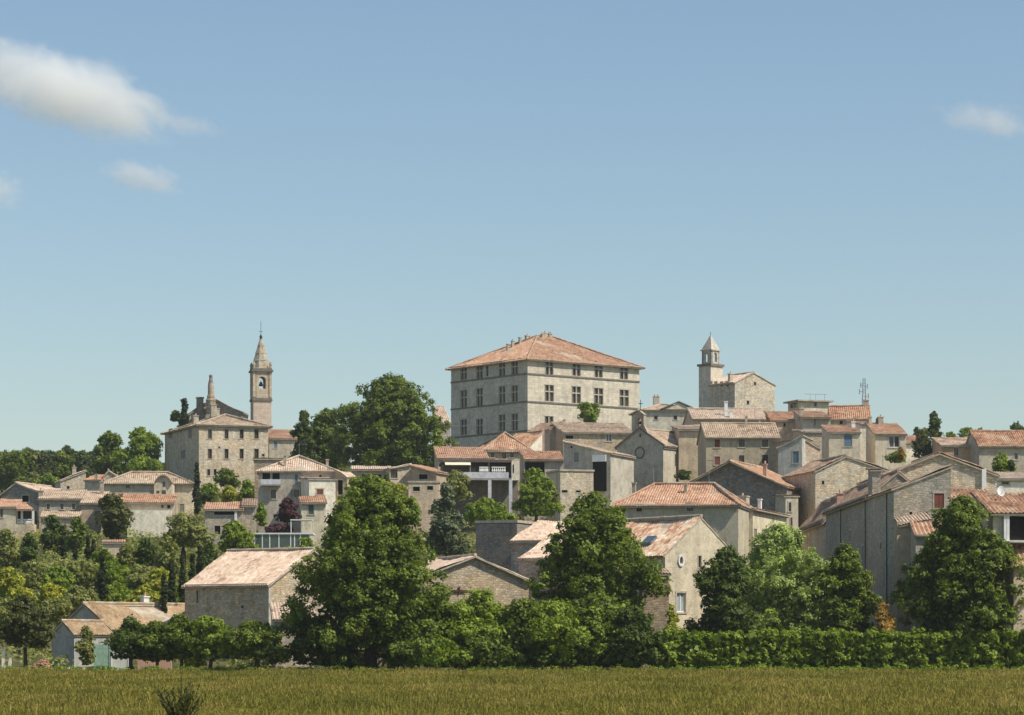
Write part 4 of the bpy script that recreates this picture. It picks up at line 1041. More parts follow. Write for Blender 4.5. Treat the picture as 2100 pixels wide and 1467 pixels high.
# long dim house with red shutters
h = House('house', 'long brownish house with two rows of brown windows above the dark gable', 'house', 1448, 386, 2, 896, xr=1598, Lv=11, wall=W('plaster', (.47, .40, .30)))
h.roof('gu', 2.2, 'pink', o=.45, period=.28, hi=3)
h.win('u', 1471, 909, 11, 18, 'c', REDSH).win('u', 1521, 908, 12, 18, 'w').win('u', 1569, 908, 12, 18, 'w').win('u', 1471, 945, 11, 17, 'c', REDSH).win('u', 1521, 942, 11, 16, 'w').win('u', 1569, 942, 12, 18, 'w').walls()
h.aerial(.25,.5,1.8); h.aerial(.72,.4,2.4); h.chimney(.6, .4, .3, 1.3, pots=0); h.chimney(.83, .75, .7, 1.4)
h = House('house', 'grey half-gabled house with blue window on the right end of the brownish house', 'house', 1596, 376, -14, 917, xr=1645, Lv=9, wall=W('plaster', (.47, .46, .44))); h.roof('sr', 1.5, 'brown', o=.25, og=.15, period=.28, cornice=False).win('u', 1632, 938, 12, 24, 'c', BLUE).walls()
h = House('house', 'tan rubble flank with drooping roof right of the grey half-gabled house', 'house', 1646, 378, 20, 918, xr=1682, Lv=9, wall=W('rubble', PINKW)); h.roof('sl', 1.3, 'brown', o=.1, og=.15, period=.28, cornice=False).walls()
h = House('house', 'low house with pale pink roof between chapel roof and brownish house', 'house', 1392, 402, 3, 880, xr=1452, Lv=9, wall=W('plaster', BEIGE)); h.roof('sb', 1.2, 'pink', o=.4, period=.28).walls()
h = House('house', 'sunlit stone house piece behind the tan rubble flank', 'house', 1650, 412, 8, 885, xr=1700, Lv=7, wall=W('rubble', WARM)); h.roof('sb', .7, 'pale', o=.2, period=.28).walls()

# ---- right: the great rubble gables
h = House('barn', 'sunlit rubble gable between the grey small house and the great gable', 'barn', 1672, 325, 12, 965, xr=1828, Lv=12, wall=W('rubble', WARM)); h.roof('gv', 1.7, 'brown', o=.2, og=.15, rp=.4, period=.27, cornice=False).win('u', 1688, 960, 5, 8, 'd').win('u', 1688, 990, 5, 8, 'd').walls()
h = House('barn', 'great rubble gable house with wide low roof at the right', 'barn', 1812, 268, 2, 972, xr=2044, Lv=14, wall=W('rubble', WARM)); h.roof('gv', 1.95, 'brown', o=.35, og=.25, rp=.49, period=.26, cornice=False).walls()
mb = MB(); xx = h.su(2017); mb.box(xx - .2, xx + .2, -.3, -.01, 8, WZ(962, 268) - h.z0); mb.obj('downpipe', WHITE, h.root)
h = House('house', 'tall rubble house with half gable, long shaded side and red brown door', 'house', 1833, 235, 1.2, 1000, xr=1950, Lv=14.5, wall=W('rubble', (.50, .46, .38)), zb=-.4)
h.roof('sr', 1.75, 'brown', o=.25, og=.12, period=.25, cornice=False)
h.win('u', 1926, 1027, 20, 30, 'c', REDSH).win('u', 1868, 1053, 6, 6, 'd').win('u', 1922, 1078, 14, 18, 'w')
for px, y, w_, hh in ((1820, 1250, 3.5, 50), (1819, 1172, 3, 14), (1806, 1120, 3, 12)): h.win('v', px, y, w_, hh, 'd')
h.walls()
mb = MB(); mb.bar((-.1, 3.2, 0), (-.1, 3.2, h.ze - .3), .05); pass; mb.obj('downpipe', IRON, h.root)
mb = MB(); mb.box(h.su(1832), h.su(1878), -2.0, -.01, 0, WZ(1072, 235) - h.z0); pp = mb.obj('annexe_wall', W('plaster', BROWNW), h.root)
mb = MB(); zz_ = WZ(1072, 235) - h.z0; roof_plane(mb, (h.su(1834), -2.3, zz_ - .3), (h.su(1900), -2.3, zz_ + .2), (h.su(1900), 0, zz_ + 1.0), (h.su(1834), 0, zz_ + .35), .25); mb.obj('annexe_roof', [roof_mat('pale', .25), MORTAR], h.root)
h = House('house', 'narrow tower-like bay rising through the eaves of the shaded street row', 'house', 1789, 249.8, 1, 962, xr=1806, Lv=2.6, wall=W('rubble', GREYW), zb=-.4); h.roof('sb', .3, 'brown', o=.2, og=.2, period=.25, cornice=False).walls()
h = House('house', 'long shaded street house with streaked grey side and tiled eave', 'house', 1783, 252.6, .8, 1013, xr=1900, Lv=31, wall=W('rubble', (.42, .385, .32)), zb=-.4)
h.roof('gv', 2.0, 'brown', o=.45, og=.1, rp=.5, period=.25)
for px, y, w_, hh in ((1770, 1140, 3, 40), (1768, 1190, 3, 40), (1744, 1100, 3, 22), (1727, 1160, 3, 26)): h.win('v', px, y, w_, hh, 'c', GREYSH)
h.walls()
mb = MB()
for q in (2.0, 19.0): mb.bar((-.1, q, 0), (-.1, q, h.ze - .4), .045)
mb.obj('downpipe', IRON, h.root); h.aerial(.5,.3,2.0); h.chimney(.12, .8, .6, .9, m=flat_mat('pink_render', (.58, .36, .28), .85, .1))
h = House('house', 'farthest house of the shaded street row with curved old roof edge', 'house', 1694, 286, .5, 1062, xr=1790, Lv=24, wall=W('rubble', GREYW), zb=0); h.roof('gv', 2.6, 'brown', o=.5, og=.1, period=.26).walls()
for q in (6, 13): pass

h = House('house', 'house with bright red corrugated tile roof and deep porch at the right edge', 'house', 2036, 226, 2, 1050, Lu=6, Lv=8, wall=W('plaster', PALE), zb=-.4)
h.roof('sb', 2.0, 'red', o=.45, og=.25, period=.34); h.win('u', 2085, 1082, 48, 52, 'd').walls()
x = h.su; z = lambda y: WZ(y, 226) - h.z0
mb = MB(); mb.box(x(2036), x(2120), -.25, -.01, z(1058), z(1050)); mb.obj('beam', WHITE, h.root)
for xx in (2060, 2066): mb = MB(); mb.box(x(xx) - .1, x(xx) + .1, -.3, -.05, z(1112), z(1058)); mb.obj('post', WHITE, h.root)
mb = MB(); mb.box(x(2062), x(2120), -1.5, -.01, z(1114), z(1111)); mb.obj('balcony', flat_mat('pale_render', (.60, .60, .62), .85), h.root)
mb = MB(); roof_plane(mb, (x(2058), -3.0, z(1164)), (x(2125), -3.0, z(1164)), (x(2125), -.05, z(1118)), (x(2066), -.05, z(1118)), .34, .07); mb.obj('lower_roof', [roof_mat('orange', .34), MORTAR], h.root)
mb = MB(); mb.box(x(2064), x(2125), -2.7, -.01, 0, z(1166)); mb.obj('lower_wall', W('plaster', PINKW), h.root)
mb = MB()
for i in range(12):
    pass
t = thing('satellite_dish', 'white satellite dish standing on the red corrugated roof', 'satellite dish', (WX(2052, 231), 231, WZ(1022, 231)))
mb = MB(); n = 16
for j in range(3):
    for i in range(n):
        P = []
        for (jj, ii) in ((j, i), (j, i + 1), (j + 1, i + 1), (j + 1, i)):
            r_ = .42 * jj / 3; a_ = 2 * math.pi * ii / n; dd = .35 * r_ * r_
            P.append((r_ * math.cos(a_) * .75, -.3 + dd * -1.2 + r_ * math.sin(a_) * .25, .55 + r_ * math.sin(a_)))
        mb.face(P)
mb.obj('dish', WHITE, t); mb = MB(); mb.bar((0, -.1, -.4), (0, -.25, .5), .04); mb.bar((0, -.25, .3), (0, -.75, .5), .02); mb.obj('bracket', STEEL, t)
h = House('house', 'lower house with red roof in front of the great gable', 'house', 1950, 246, 2, 1022, xr=2042, Lv=4, wall=W('plaster', (.50, .30, .18)), zb=-.4); h.roof('sb', 1.0, 'red', o=.3, og=.1, period=.32).win('u', 1975, 1034, 12, 10, 'd').walls()
h = House('house', 'plain beige flank house behind the big right front tree', 'house', 2002, 232, 12, 1040, xr=2040, Lv=4, wall=W('plaster', (.50, .45, .37)), zb=-.4); h.roof('sr', 1.0, 'brown', o=.1, og=.1, period=.3, cornice=False).walls()
h = House('house', 'lean-to with orange tiles showing through the right front tree', 'house', 1878, 230.5, 2, 1096, xr=2052, Lv=2.5, wall=W('plaster', GREYW), zb=-.4); h.roof('sb', 1.1, 'orange', o=.2, og=.1, period=.34).walls()
h = House('house', 'white house with cream lean-to roof behind the red roofs', 'house', 2044, 300, 2, 981, Lu=8, Lv=5, wall=W('plaster', WHITEW)); h.roof('sb', .9, 'pale', o=.3, period=.27).win('u', 2062, 989, 14, 9, 'w').walls()
h = House('garden_wall', 'low white capped garden wall behind the right end of the hedge', 'wall', 2066, 224, 2, 1281, Lu=4, Lv=.3, wall=W('plaster', WHITEW), zb=-.3); h.roof('flat', 0, o=.06, cornice=False).walls()


h = House('garden_wall', 'low pale rubble garden wall showing under the huge chestnut', 'wall', 686, 229, 3, 1338, xr=850, Lv=.5, wall=W('rubble', CREAM), zb=-.3); h.roof('flat', 0, o=.05, cornice=False).walls()
# ================================================================ foliage
def leaf_mat(name, dark, light, tip=None):
    dark = tuple(v * 1.05 for v in dark); light = tuple(v * k for v, k in zip(light, (1.85, 1.64, 2.1))); tip = tip and tuple(v * k for v, k in zip(tip, (1.95, 1.7, 2.6)))
    m, nt, b = new_mat(name); N = NB(nt)
    at = N.n('ShaderNodeAttribute'); at.attribute_name = 'tint'
    geo = N.n('ShaderNodeNewGeometry')
    f = N.math('ADD', N.math('MULTIPLY', at.outputs['Fac'], .75), N.math('MULTIPLY', N.noise(geo.outputs['Position'], .45, 3), .35))
    col = N.ramp(f, [(0.12, dark), (0.55, tuple((a + c) / 2 for a, c in zip(dark, light))), (0.92, light)] + ([(1.0, tip)] if tip else []))
    N.link(col, b.inputs['Base Color']); b.inputs['Roughness'].default_value = .55; b.inputs['Specular IOR Level'].default_value = .25
    tr = N.n('ShaderNodeBsdfTranslucent'); N.link(N.mix(1.0, col, (1.25, 1.35, .5, 1), 'MULTIPLY'), tr.inputs[0])
    mx = N.n('ShaderNodeMixShader'); mx.inputs[0].default_value = .36
    out = nt.nodes['Material Output']
    N.link(b.outputs[0], mx.inputs[1]); N.link(tr.outputs[0], mx.inputs[2]); N.link(mx.outputs[0], out.inputs[0])
    return m
LEAF = {
 'chestnut': leaf_mat('chestnut_leaves', (.034, .062, .010), (.150, .205, .022), (.20, .25, .03)),
 'dark': leaf_mat('dark_leaves', (.024, .046, .010), (.095, .140, .020), (.15, .19, .03)),
 'bright': leaf_mat('bright_leaves', (.085, .140, .015), (.200, .270, .026), (.28, .34, .045)),
 'olive': leaf_mat('olive_leaves', (.100, .125, .030), (.240, .265, .070), (.28, .28, .09)),
 'yellow': leaf_mat('yellow_green_leaves', (.150, .180, .016), (.310, .330, .034), (.36, .34, .04)),
 'pine': leaf_mat('pine_needles', (.032, .048, .014), (.120, .135, .034), (.17, .17, .05)),
 'cypress': leaf_mat('cypress_sprays', (.014, .028, .010), (.050, .072, .020)),
 'cedar': leaf_mat('cedar_needles', (.050, .075, .036), (.160, .195, .090), (.22, .25, .13)),
 'plum': leaf_mat('purple_leaves', (.035, .016, .018), (.110, .050, .050)),
 'orange': leaf_mat('rusty_leaves', (.150, .110, .018), (.360, .240, .050)),
 'poplar': leaf_mat('poplar_leaves', (.17, .23, .065), (.30, .39, .10), (.36, .44, .14)),
 'far': leaf_mat('distant_leaves', (.030, .050, .018), (.095, .125, .034)),
}
def quads_obj(name, V, tint, mat, parent=None):
    """V: (n,4,3) leaf quads"""
    n = len(V)
    me = bpy.data.meshes.new(name)
    me.vertices.add(n * 4); me.vertices.foreach_set('co', V.reshape(-1).astype(np.float32))
    me.loops.add(n * 4); me.loops.foreach_set('vertex_index', np.arange(n * 4, dtype=np.int32))
    me.polygons.add(n); me.polygons.foreach_set('loop_start', np.arange(0, n * 4, 4, dtype=np.int32))
    try: me.polygons.foreach_set('loop_total', np.full(n, 4, dtype=np.int32))
    except Exception: pass
    me.update(calc_edges=True)
    at = me.attributes.new('tint', 'FLOAT', 'FACE'); at.data.foreach_set('value', tint.astype(np.float32))
    me.materials.append(mat)
    o = bpy.data.objects.new(name, me); C.objects.link(o)
    if parent: o.parent = parent
    return o
def norm(a): return a / np.maximum(np.linalg.norm(a, axis=-1, keepdims=True), 1e-6)
def leaf_quads(rg, P, Nrm, size, aspect=.62, droop=0.0):
    n = len(P)
    r = rg.normal(size=(n, 3)); r[:, 2] -= droop
    t = norm(np.cross(Nrm, r)); b = norm(np.cross(Nrm, t))
    s = size * rg.uniform(.55, 1.35, (n, 1))
    t = t * s * .5; b = b * s * .5 * aspect
    return np.stack([P - t, P - t * .1 - b, P + t, P - t * .1 + b], 1)
def clump_crown(rg, cen, rad, n_leaf, size, up=.35, tint_c=None, jitter=.7, droop=0.0, aspect=.62, sub=9):
    """cen (k,3), rad (k,3) ellipsoid clumps, each carrying smaller tufts of leaves"""
    k = len(cen)
    # tufts on every clump
    d0 = rg.normal(size=(k, sub, 3)); d0[:, :, 2] += up; d0 = norm(d0)
    sc_ = cen[:, None, :] + d0 * rad[:, None, :] * rg.uniform(.45, 1.0, (k, sub, 1))
    sr = rad[:, None, :] * rg.uniform(.28, .58, (k, sub, 1))
    sc_ = sc_.reshape(-1, 3); sr = sr.reshape(-1, 3); sd_ = d0.reshape(-1, 3)
    w = (sr[:, 0] * sr[:, 2]); w = w / w.sum()
    idx = rg.choice(len(sc_), n_leaf, p=w)
    d = rg.normal(size=(n_leaf, 3)) + sd_[idx] * .5; d[:, 2] += up * .6; d = norm(d)
    P = sc_[idx] + d * sr[idx] * (rg.random((n_leaf, 1)) ** .5) * rg.uniform(.8, 1.3, (n_leaf, 1))
    Nn = norm(d * .5 + sd_[idx] * .5 + rg.normal(size=(n_leaf, 3)) * .42 + np.array([0, 0, .40]))
    if tint_c is None: tint_c = rg.random(len(sc_))
    tint = np.clip(.45 * tint_c[idx] + .55 * rg.random(n_leaf), 0, 1)
    return leaf_quads(rg, P, Nn, size, aspect, droop), tint
SHAPES = {
 'broad': [(0, .8), (.2, .97), (.36, 1), (.48, .96), (.62, .83), (.76, .66), (.88, .48), (.96, .28), (1, .1)],   # half-width of the crown (0..1) at relative height 0..1
 'round': [(0, .45), (.12, .78), (.3, .97), (.5, 1), (.7, .86), (.86, .6), (1, .15)],
 'oval': [(0, .5), (.15, .85), (.35, 1), (.55, .86), (.75, .58), (.9, .3), (1, .06)],
 'cone': [(0, .75), (.12, 1), (.35, .82), (.6, .52), (.82, .26), (1, .03)],
 'spire': [(0, .6), (.15, .95), (.4, 1), (.7, .7), (.9, .32), (1, .05)],
 'dome': [(0, .85), (.2, 1), (.5, .92), (.75, .7), (.9, .45), (1, .12)],
 'flame': [(0, .35), (.2, .8), (.45, 1), (.65, .82), (.85, .45), (1, .05)],
 'pine': [(0, .25), (.25, .55), (.45, .95), (.65, 1), (.85, .75), (1, .3)],
}
NT = [0]
def crown_quads(rg, w, h, depth, shape, rc, leaf, n, squash=.85, lumpy=.22, gaps=0.0):
    """crown of width w, height h, depth; clumps of relative radius rc"""
    zs, ws = zip(*SHAPES[shape])
    R_ = w / 2
    r0 = rc * R_
    area = math.pi * w * h * .8
    k = int(max(10, 1.5 * area / (math.pi * r0 * r0 * 1.0)))
    t = rg.random(k) ** .9; th = rg.uniform(0, 2 * math.pi, k)
    nb = int(np.clip(w * h / 7, 5, 26)); tb = (np.arange(nb) + rg.random(nb)) / nb; tb = np.clip(tb * 1.02, .03, .97); hb = np.arange(nb) * 2.4 + rg.uniform(-.5, .5, nb); ob = rg.uniform(.80, 1.10, nb)
    bi = rg.integers(0, nb, k); cl = rg.random(k) < .82
    t = np.where(cl, np.clip(tb[bi] + rg.normal(size=k) * .055, 0, 1), t); th = np.where(cl, hb[bi] + rg.normal(size=k) * .36, th)
    bough = np.where(cl, ob[bi], .85)
    if lumpy > 0:   # big lobes push the outline in and out
        lob = 1 + lumpy * np.sin(th * 2 + rg.uniform(0, 6)) * np.sin(t * 7 + rg.uniform(0, 6)) + lumpy * .6 * rg.normal(size=k)
    else: lob = np.ones(k)
    prof = np.interp(t, zs, ws)
    rad_in = np.where(rg.random(k) < .78, rg.uniform(.82, 1.0, k), rg.uniform(.2, .8, k))
    rad_in = rad_in * np.clip(lob, .7, 1.10) * bough
    rxy = np.maximum(prof * R_ * rad_in - r0 * .35, 0)
    cen = np.stack([rxy * np.cos(th), rxy * np.sin(th) * depth / w, r0 * .7 + t * (h - 1.5 * r0)], 1)
    cr = r0 * rg.uniform(.6, 1.25, (k, 1)); rad = np.concatenate([cr, cr, cr * squash], 1)
    q, tint = clump_crown(rg, cen, rad, n, leaf)
    # large interior leaves close the heart of the crown, coloured darker as shade
    m = max(120, n // 6)
    t2 = rg.random(m); th2 = rg.uniform(0, 2 * math.pi, m); p2 = np.interp(t2, zs, ws) * R_ * np.sqrt(rg.random(m)) * .66
    P = np.stack([p2 * np.cos(th2), p2 * np.sin(th2) * depth / w, (.06 + t2 * .84) * h], 1)
    q2 = leaf_quads(rg, P, norm(rg.normal(size=(m, 3))), max(r0 * .42, leaf * 1.4), .8)
    return np.concatenate([q, q2]), np.concatenate([tint, rg.random(m) * .5])
def trunk_mesh(rg, hgt, crown_z, w, r, n_limb=6):
    mb = MB(); p = Vector((0, 0, -.8)); seg = 4; top = crown_z + (hgt - crown_z) * .55
    pts = [Vector((rg.normal() * r * .5 * i / seg, rg.normal() * r * .5 * i / seg, -.8 + (top + .8) * i / seg)) for i in range(seg + 1)]
    for i in range(seg): mb.bar(pts[i], pts[i + 1], r * (1.25 - .22 * i) if i else r * 1.5, 8, 0, r * (1.25 - .22 * (i + 1)))
    for j in range(n_limb):
        a_ = 6.28 * j / n_limb + rg.uniform(0, .7); z_ = crown_z * .9 + (top - crown_z * .9) * rg.uniform(.0, .9)
        b_ = Vector((math.cos(a_) * w * .30, math.sin(a_) * w * .30, z_ + (hgt - z_) * rg.uniform(.25, .5)))
        f = min(max((z_ + .8) / (top + .8), 0), .99) * seg; i0 = int(f); s_ = pts[i0].lerp(pts[i0 + 1], f - i0)
        mb.bar(s_, b_, r * .55, 6, 0, r * .15)
    return mb
KIND = {  # leaf material, shape, clump radius, leaf size(px of photo), density, names
}
def tree(name, label, cat, px, D, yb, yt, wpx, mat, shape, rc=.24, bare=.12, leafpx=6.5, dens=1.0, group=None, depth=None, lumpy=.18, zfix=None, aspect=1.0):
    """px,yb,yt,wpx: centre, foot, top and crown width as seen in the photo, turned into metres at distance D"""
    NT[0] += 1; rg = np.random.default_rng(1000 + NT[0])
    k = D / FP
    x = WX(px, D); z0 = WZ(yb, D); H = (yb - yt) * k; w = wpx * k
    gz = float(ground_z(x, D))
    cz = H * bare
    leaf = leafpx * k
    area = math.pi * w * (H - cz) * .9
    n = int(dens * 2.6 * area / (leaf * leaf * .31))
    n = min(n, 90000)
    dep = (depth or w)
    q, tint = crown_quads(rg, w, H - cz, dep, shape, rc, leaf, n, lumpy=lumpy)
    q[:, :, 2] += cz
    if bare <= 0.001:      # shrub: a single mesh of leaves
        q[:, :, 2] = np.where(q[:, :, 2] < .02, .02, q[:, :, 2])
        o = quads_obj(name, q, tint, LEAF[mat]); o.location = (x, D, z0); return tag(o, label, cat, group)
    t = thing(name, label, cat, (x, D, z0), 0, group)
    quads_obj('crown', q, tint, LEAF[mat], t)
    r = max(.06, w * .032)
    mb = trunk_mesh(rg, H, cz, w, r)
    if z0 > gz + .3: mb.bar((0, 0, gz - z0 - .4), (0, 0, 0), r * 1.7, 8, 0, r * 1.5)
    mb.obj('trunk', BARK, t)
    return t

# ---- the eight trees nearest the field
tree('chestnut_tree', 'huge dark chestnut tree taking up the field edge left of centre', 'tree', 760, 224, 1366, 976, 338, 'chestnut', 'broad', .15, .04, 7.0, 1.1, lumpy=.12)
tree('chestnut_tree', 'broad dark chestnut tree in front of the pale gabled house', 'tree', 1216, 231, 1368, 1012, 292, 'chestnut', 'broad', .15, .1, 7.0, 1.1, lumpy=.12)
tree('lime_tree', 'narrow dark green tree just right of the pale gabled house', 'tree', 1490, 229, 1368, 1122, 168, 'dark', 'broad', .22, .08, 7, lumpy=.2)
tree('poplar', 'feathery light green poplar in front of the street gap', 'tree', 1598, 240, 1366, 1078, 245, 'poplar', 'dome', .17, .08, 6, 1.1, lumpy=.22)
tree('lime_tree', 'pointed mid green tree before the shaded street houses', 'tree', 1733, 230, 1368, 1118, 148, 'chestnut', 'broad', .22, .08, 7, lumpy=.2)
tree('chestnut_tree', 'massive dark green tree at the right in front of the tall rubble house', 'tree', 1974, 226, 1368, 1020, 270, 'chestnut', 'broad', .15, .1, 7.0, 1.1, lumpy=.12)
tree('rusty_bush', 'rusty orange bush at the foot of the shaded street wall', 'bush', 1812, 224.5, 1360, 1234, 62, 'orange', 'oval', .3, 0, 6)
tree('umbrella_pine', 'dark umbrella pine on bare trunk at the far left of the field edge', 'tree', 52, 229, 1368, 1222, 128, 'pine', 'dome', .25, .24, 6.5, 1.1)
# small fruit trees in a row
for i, (px, yt, w, yb, lab) in enumerate(((268, 1266, 88, 1368, 'first small fig tree right of the white gate'), (322, 1272, 74, 1370, 'second small fig tree, above the pink wall'),
        (372, 1262, 70, 1369, 'third small fig tree, left of the dark barn wall'), (432, 1258, 84, 1370, 'tall leafy fig tree against the dark barn wall'), (528, 1268, 112, 1369, 'wide fig tree before the little annexe of the big barn'))):
    tree('fig_tree', lab, 'tree', px, 223 - i * .4, yb, yt, w * 1.5, ('dark', 'chestnut', 'chestnut', 'bright', 'chestnut')[i], 'dome', .24, .12, 6.0, 1.0, 'fig trees in a row at the field edge', lumpy=.3)
tree('olive_shrub', 'slender olive green shrub in front of the small grey wing', 'shrub', 176, 225, 1368, 1284, 46, 'olive', 'flame', .3, 0, 5.5)
tree('yellow_bush', 'low yellowish bush at the field edge under the fig trees', 'bush', 398, 222, 1370, 1345, 52, 'yellow', 'dome', .3, 0, 5.5)
# big rounded shrubs between the two chestnuts
for px, yt, w, D, m, lab in ((880, 1222, 150, 225, 'chestnut', 'rounded dark bush at the right foot of the huge chestnut'), (905, 1305, 130, 222, 'bright', 'low bright bush in front of the rounded dark bush'),
        (978, 1218, 150, 226, 'bright', 'tall bush below the wide gabled barn'), (1000, 1300, 120, 222.4, 'chestnut', 'low dark bush at the field edge below the gabled barn'),
        (1075, 1240, 150, 224, 'chestnut', 'dense dark bush left of centre under the second chestnut'), (1150, 1226, 150, 223.4, 'bright', 'bright topped bush under the second chestnut'),
        (1232, 1228, 150, 223.7, 'chestnut', 'deep green bush under the right part of the second chestnut'), (1300, 1244, 110, 222.8, 'dark', 'dark drooping bush left of the pale gabled house door')):
    tree('laurel_bush', lab, 'bush', px, D, 1370, yt + (0 if yt > 1290 else -6), w * 1.3, m, 'dome', .24, 0, 7, 1.0, 'laurel bushes between the chestnut trees', lumpy=.2)
for px, yt, w, D, m, lab in ((652, 1262, 150, 222.6, 'dark', 'black green bush at the left foot of the huge chestnut'), (838, 1276, 120, 222.2, 'chestnut', 'dense bush hiding the trunk of the huge chestnut on its right'),
        (934, 1246, 130, 225.5, 'chestnut', 'bush filling the gap below the left end of the wide gabled barn'), (1030, 1238, 130, 225, 'bright', 'leafy bush below the right end of the wide gabled barn'),
        (1112, 1230, 130, 224.6, 'chestnut', 'bush standing between the gabled barn and the second chestnut trunk'), (1190, 1232, 130, 224.8, 'chestnut', 'bush covering the trunk of the second chestnut'), (1270, 1236, 120, 224.2, 'bright', 'light bush at the right edge of the second chestnut shade')):
    tree('laurel_bush', lab, 'bush', px, D, 1370, yt, w * 1.15, m, 'dome', .22, 0, 7, .9, 'laurel bushes between the chestnut trees', lumpy=.12)
tree('broom_bush', 'yellow green spiky broom beside the gabled house door', 'bush', 1378, 225, 1340, 1236, 34, 'yellow', 'flame', .3, 0, 5, .6)
# clipped hedge at right: one long hedge
def hedge(name, label, x0, x1, D, yt, dep, mat):
    NT[0] += 1; rg = np.random.default_rng(77 + NT[0]); k = D / FP
    L = (x1 - x0) * k; Hh = WZ(yt, D)
    m = int(L * 3.6); cx = np.linspace(0, L, m) + rg.normal(size=m) * .15
    cen = []; rad = []
    for row in range(4):
        for x_ in cx:
            r_ = rg.uniform(.34, .58); cen.append((x_ + rg.normal() * .2, rg.uniform(0, dep), .3 + (Hh - .75) * (row / 3) + rg.normal() * .1 + .07 * math.sin(x_ * .8))); rad.append((r_, r_, r_ * .85))
    q, t = clump_crown(rg, np.array(cen), np.array(rad), int(L * 1900), 7 * k * .9)
    m2 = int(L * 90); P = np.stack([rg.uniform(0, L, m2), rg.uniform(.1, dep, m2), rg.uniform(0, Hh - .4, m2)], 1)
    q2 = leaf_quads(rg, P, norm(rg.normal(size=(m2, 3))), .6, .9)
    o = quads_obj(name, np.concatenate([q, q2]), np.concatenate([t, rg.random(m2) * .5]), LEAF[mat]); o.location = (WX(x0, D), D, 0)  # inner leaves coloured darker to paint the shade inside the hedge
    return tag(o, label, 'hedge')
hedge('hedge', 'long clipped green hedge along the right half of the field edge', 1338, 2130, 222, 1293, 1.6, 'bright')

# ---- the village's trees
tree('chestnut_tree', 'giant round dark tree on the hilltop left of the castle', 'tree', 800, 425, 985, 769, 250, 'chestnut', 'dome', .15, .05, 5.2, 1.2, lumpy=.2)
tree('bright_tree', 'slim bright green tree between the giant round tree and the castle', 'tree', 897, 412, 960, 880, 40, 'bright', 'oval', .3, .1, 5)
tree('conifer', 'narrow dark conifer left of the giant round tree', 'tree', 624, 432, 965, 844, 78, 'dark', 'cone', .22, .05, 5)
tree('oak_tree', 'lighter leafy tree between the conifer and the giant round tree', 'tree', 668, 436, 970, 838, 118, 'chestnut', 'dome', .2, .02, 5)
tree('oak_tree', 'leafy tree left of the manor house with dark left side', 'tree', 224, 480, 985, 880, 84, 'chestnut', 'dome', .2, .01, 5)
tree('oak_tree', 'bright leafy tree touching the manor house wall', 'tree', 290, 470, 985, 876, 116, 'bright', 'dome', .18, .01, 5)
tree('bright_shrub', 'bright green bushes below the manor left wall', 'bush', 300, 452, 972, 936, 90, 'bright', 'dome', .25, 0, 5)
tree('yew', 'dark yew with two ragged tops behind the manor roof', 'tree', 378, 472, 890, 818, 34, 'cypress', 'cone', .3, .01, 4.6)
tree('yew_shrub', 'low dark shrub at the left end of the manor roof', 'shrub', 362, 474, 866, 842, 34, 'dark', 'dome', .3, 0, 4.6)
tree('young_tree', 'small bright tree against the castle sunny wall', 'tree', 1208, 470, 900, 824, 58, 'bright', 'pine', .28, .3, 5, lumpy=.35)
tree('dark_conifer', 'dark egg-shaped conifer standing alone on the right skyline', 'tree', 1916, 420, 912, 838, 37, 'dark', 'oval', .26, .08, 4.8)
tree('pine', 'dark ragged pine in front of the egg-shaped conifer', 'tree', 1893, 398, 945, 878, 66, 'pine', 'cone', .26, .05, 5)
tree('shrub', 'green shrub row before the blue glazed doors', 'shrub', 1840, 385, 950, 925, 56, 'bright', 'dome', .3, 0, 5)
tree('yucca', 'brownish dried yucca by the blue glazed doors', 'shrub', 1848, 383, 945, 916, 18, 'orange', 'flame', .35, 0, 5)
tree('round_shrub', 'bright round shrub in front of the broad grey house', 'shrub', 2056, 318, 975, 928, 46, 'bright', 'dome', .28, 0, 5.5)
tree('topiary', 'small dark ball-shaped topiary right of the round shrub', 'shrub', 2074, 312, 990, 943, 20, 'dark', 'round', .35, .5, 5)
tree('cypress', 'tall thin cypress by the cream arched house', 'tree', 404, 380, 1062, 948, 17, 'cypress', 'spire', .45, .02, 4.6, 1.3)
tree('small_tree', 'round tree below the manor sunny wall', 'tree', 466, 436, 1002, 960, 54, 'chestnut', 'dome', .25, .06, 5)
for i, (px, yt, w, m) in enumerate(((432, 988, 44, 'bright'), (470, 996, 50, 'yellow'), (508, 984, 52, 'bright'), (424, 1002, 40, 'dark'))):
    tree('garden_bush', ('leafy bush nearest the cypress', 'yellowish bush', 'green bush nearest the grey hipped house', 'dark low bush')[i] + ' on the terrace below the manor', 'bush', px, 400 - i * 2, 1035, yt, w, m, 'dome', .25, 0, 5)
tree('plum_tree', 'dark purple leaved plum in front of the grey hipped house', 'tree', 590, 347, 1078, 1022, 56, 'plum', 'dome', .25, .08, 5.5)
tree('plum_shrub', 'low purple shrub above the conservatory roof', 'shrub', 566, 336, 1096, 1074, 74, 'plum', 'dome', .25, 0, 5.5)
tree('shrub', 'green shrub left of the purple plum tree', 'shrub', 536, 345, 1080, 1030, 34, 'bright', 'flame', .3, 0, 5.5)
tree('round_tree', 'bright round tree left of the conservatory', 'tree', 486, 318, 1150, 1070, 98, 'bright', 'dome', .2, .06, 6)
tree('round_tree', 'loose yellowish green tree below the rust tiled house', 'tree', 376, 325, 1130, 1054, 112, 'olive', 'dome', .22, .06, 6)
tree('shrub', 'bright shrub to the right of the conservatory', 'shrub', 628, 312, 1145, 1100, 56, 'bright', 'dome', .25, 0, 6)
tree('cedar', 'grey green drooping cedar between the front chestnut and the balcony house', 'tree', 916, 308, 1150, 990, 106, 'cedar', 'cone', .2, .04, 6, 1.1, lumpy=.35)
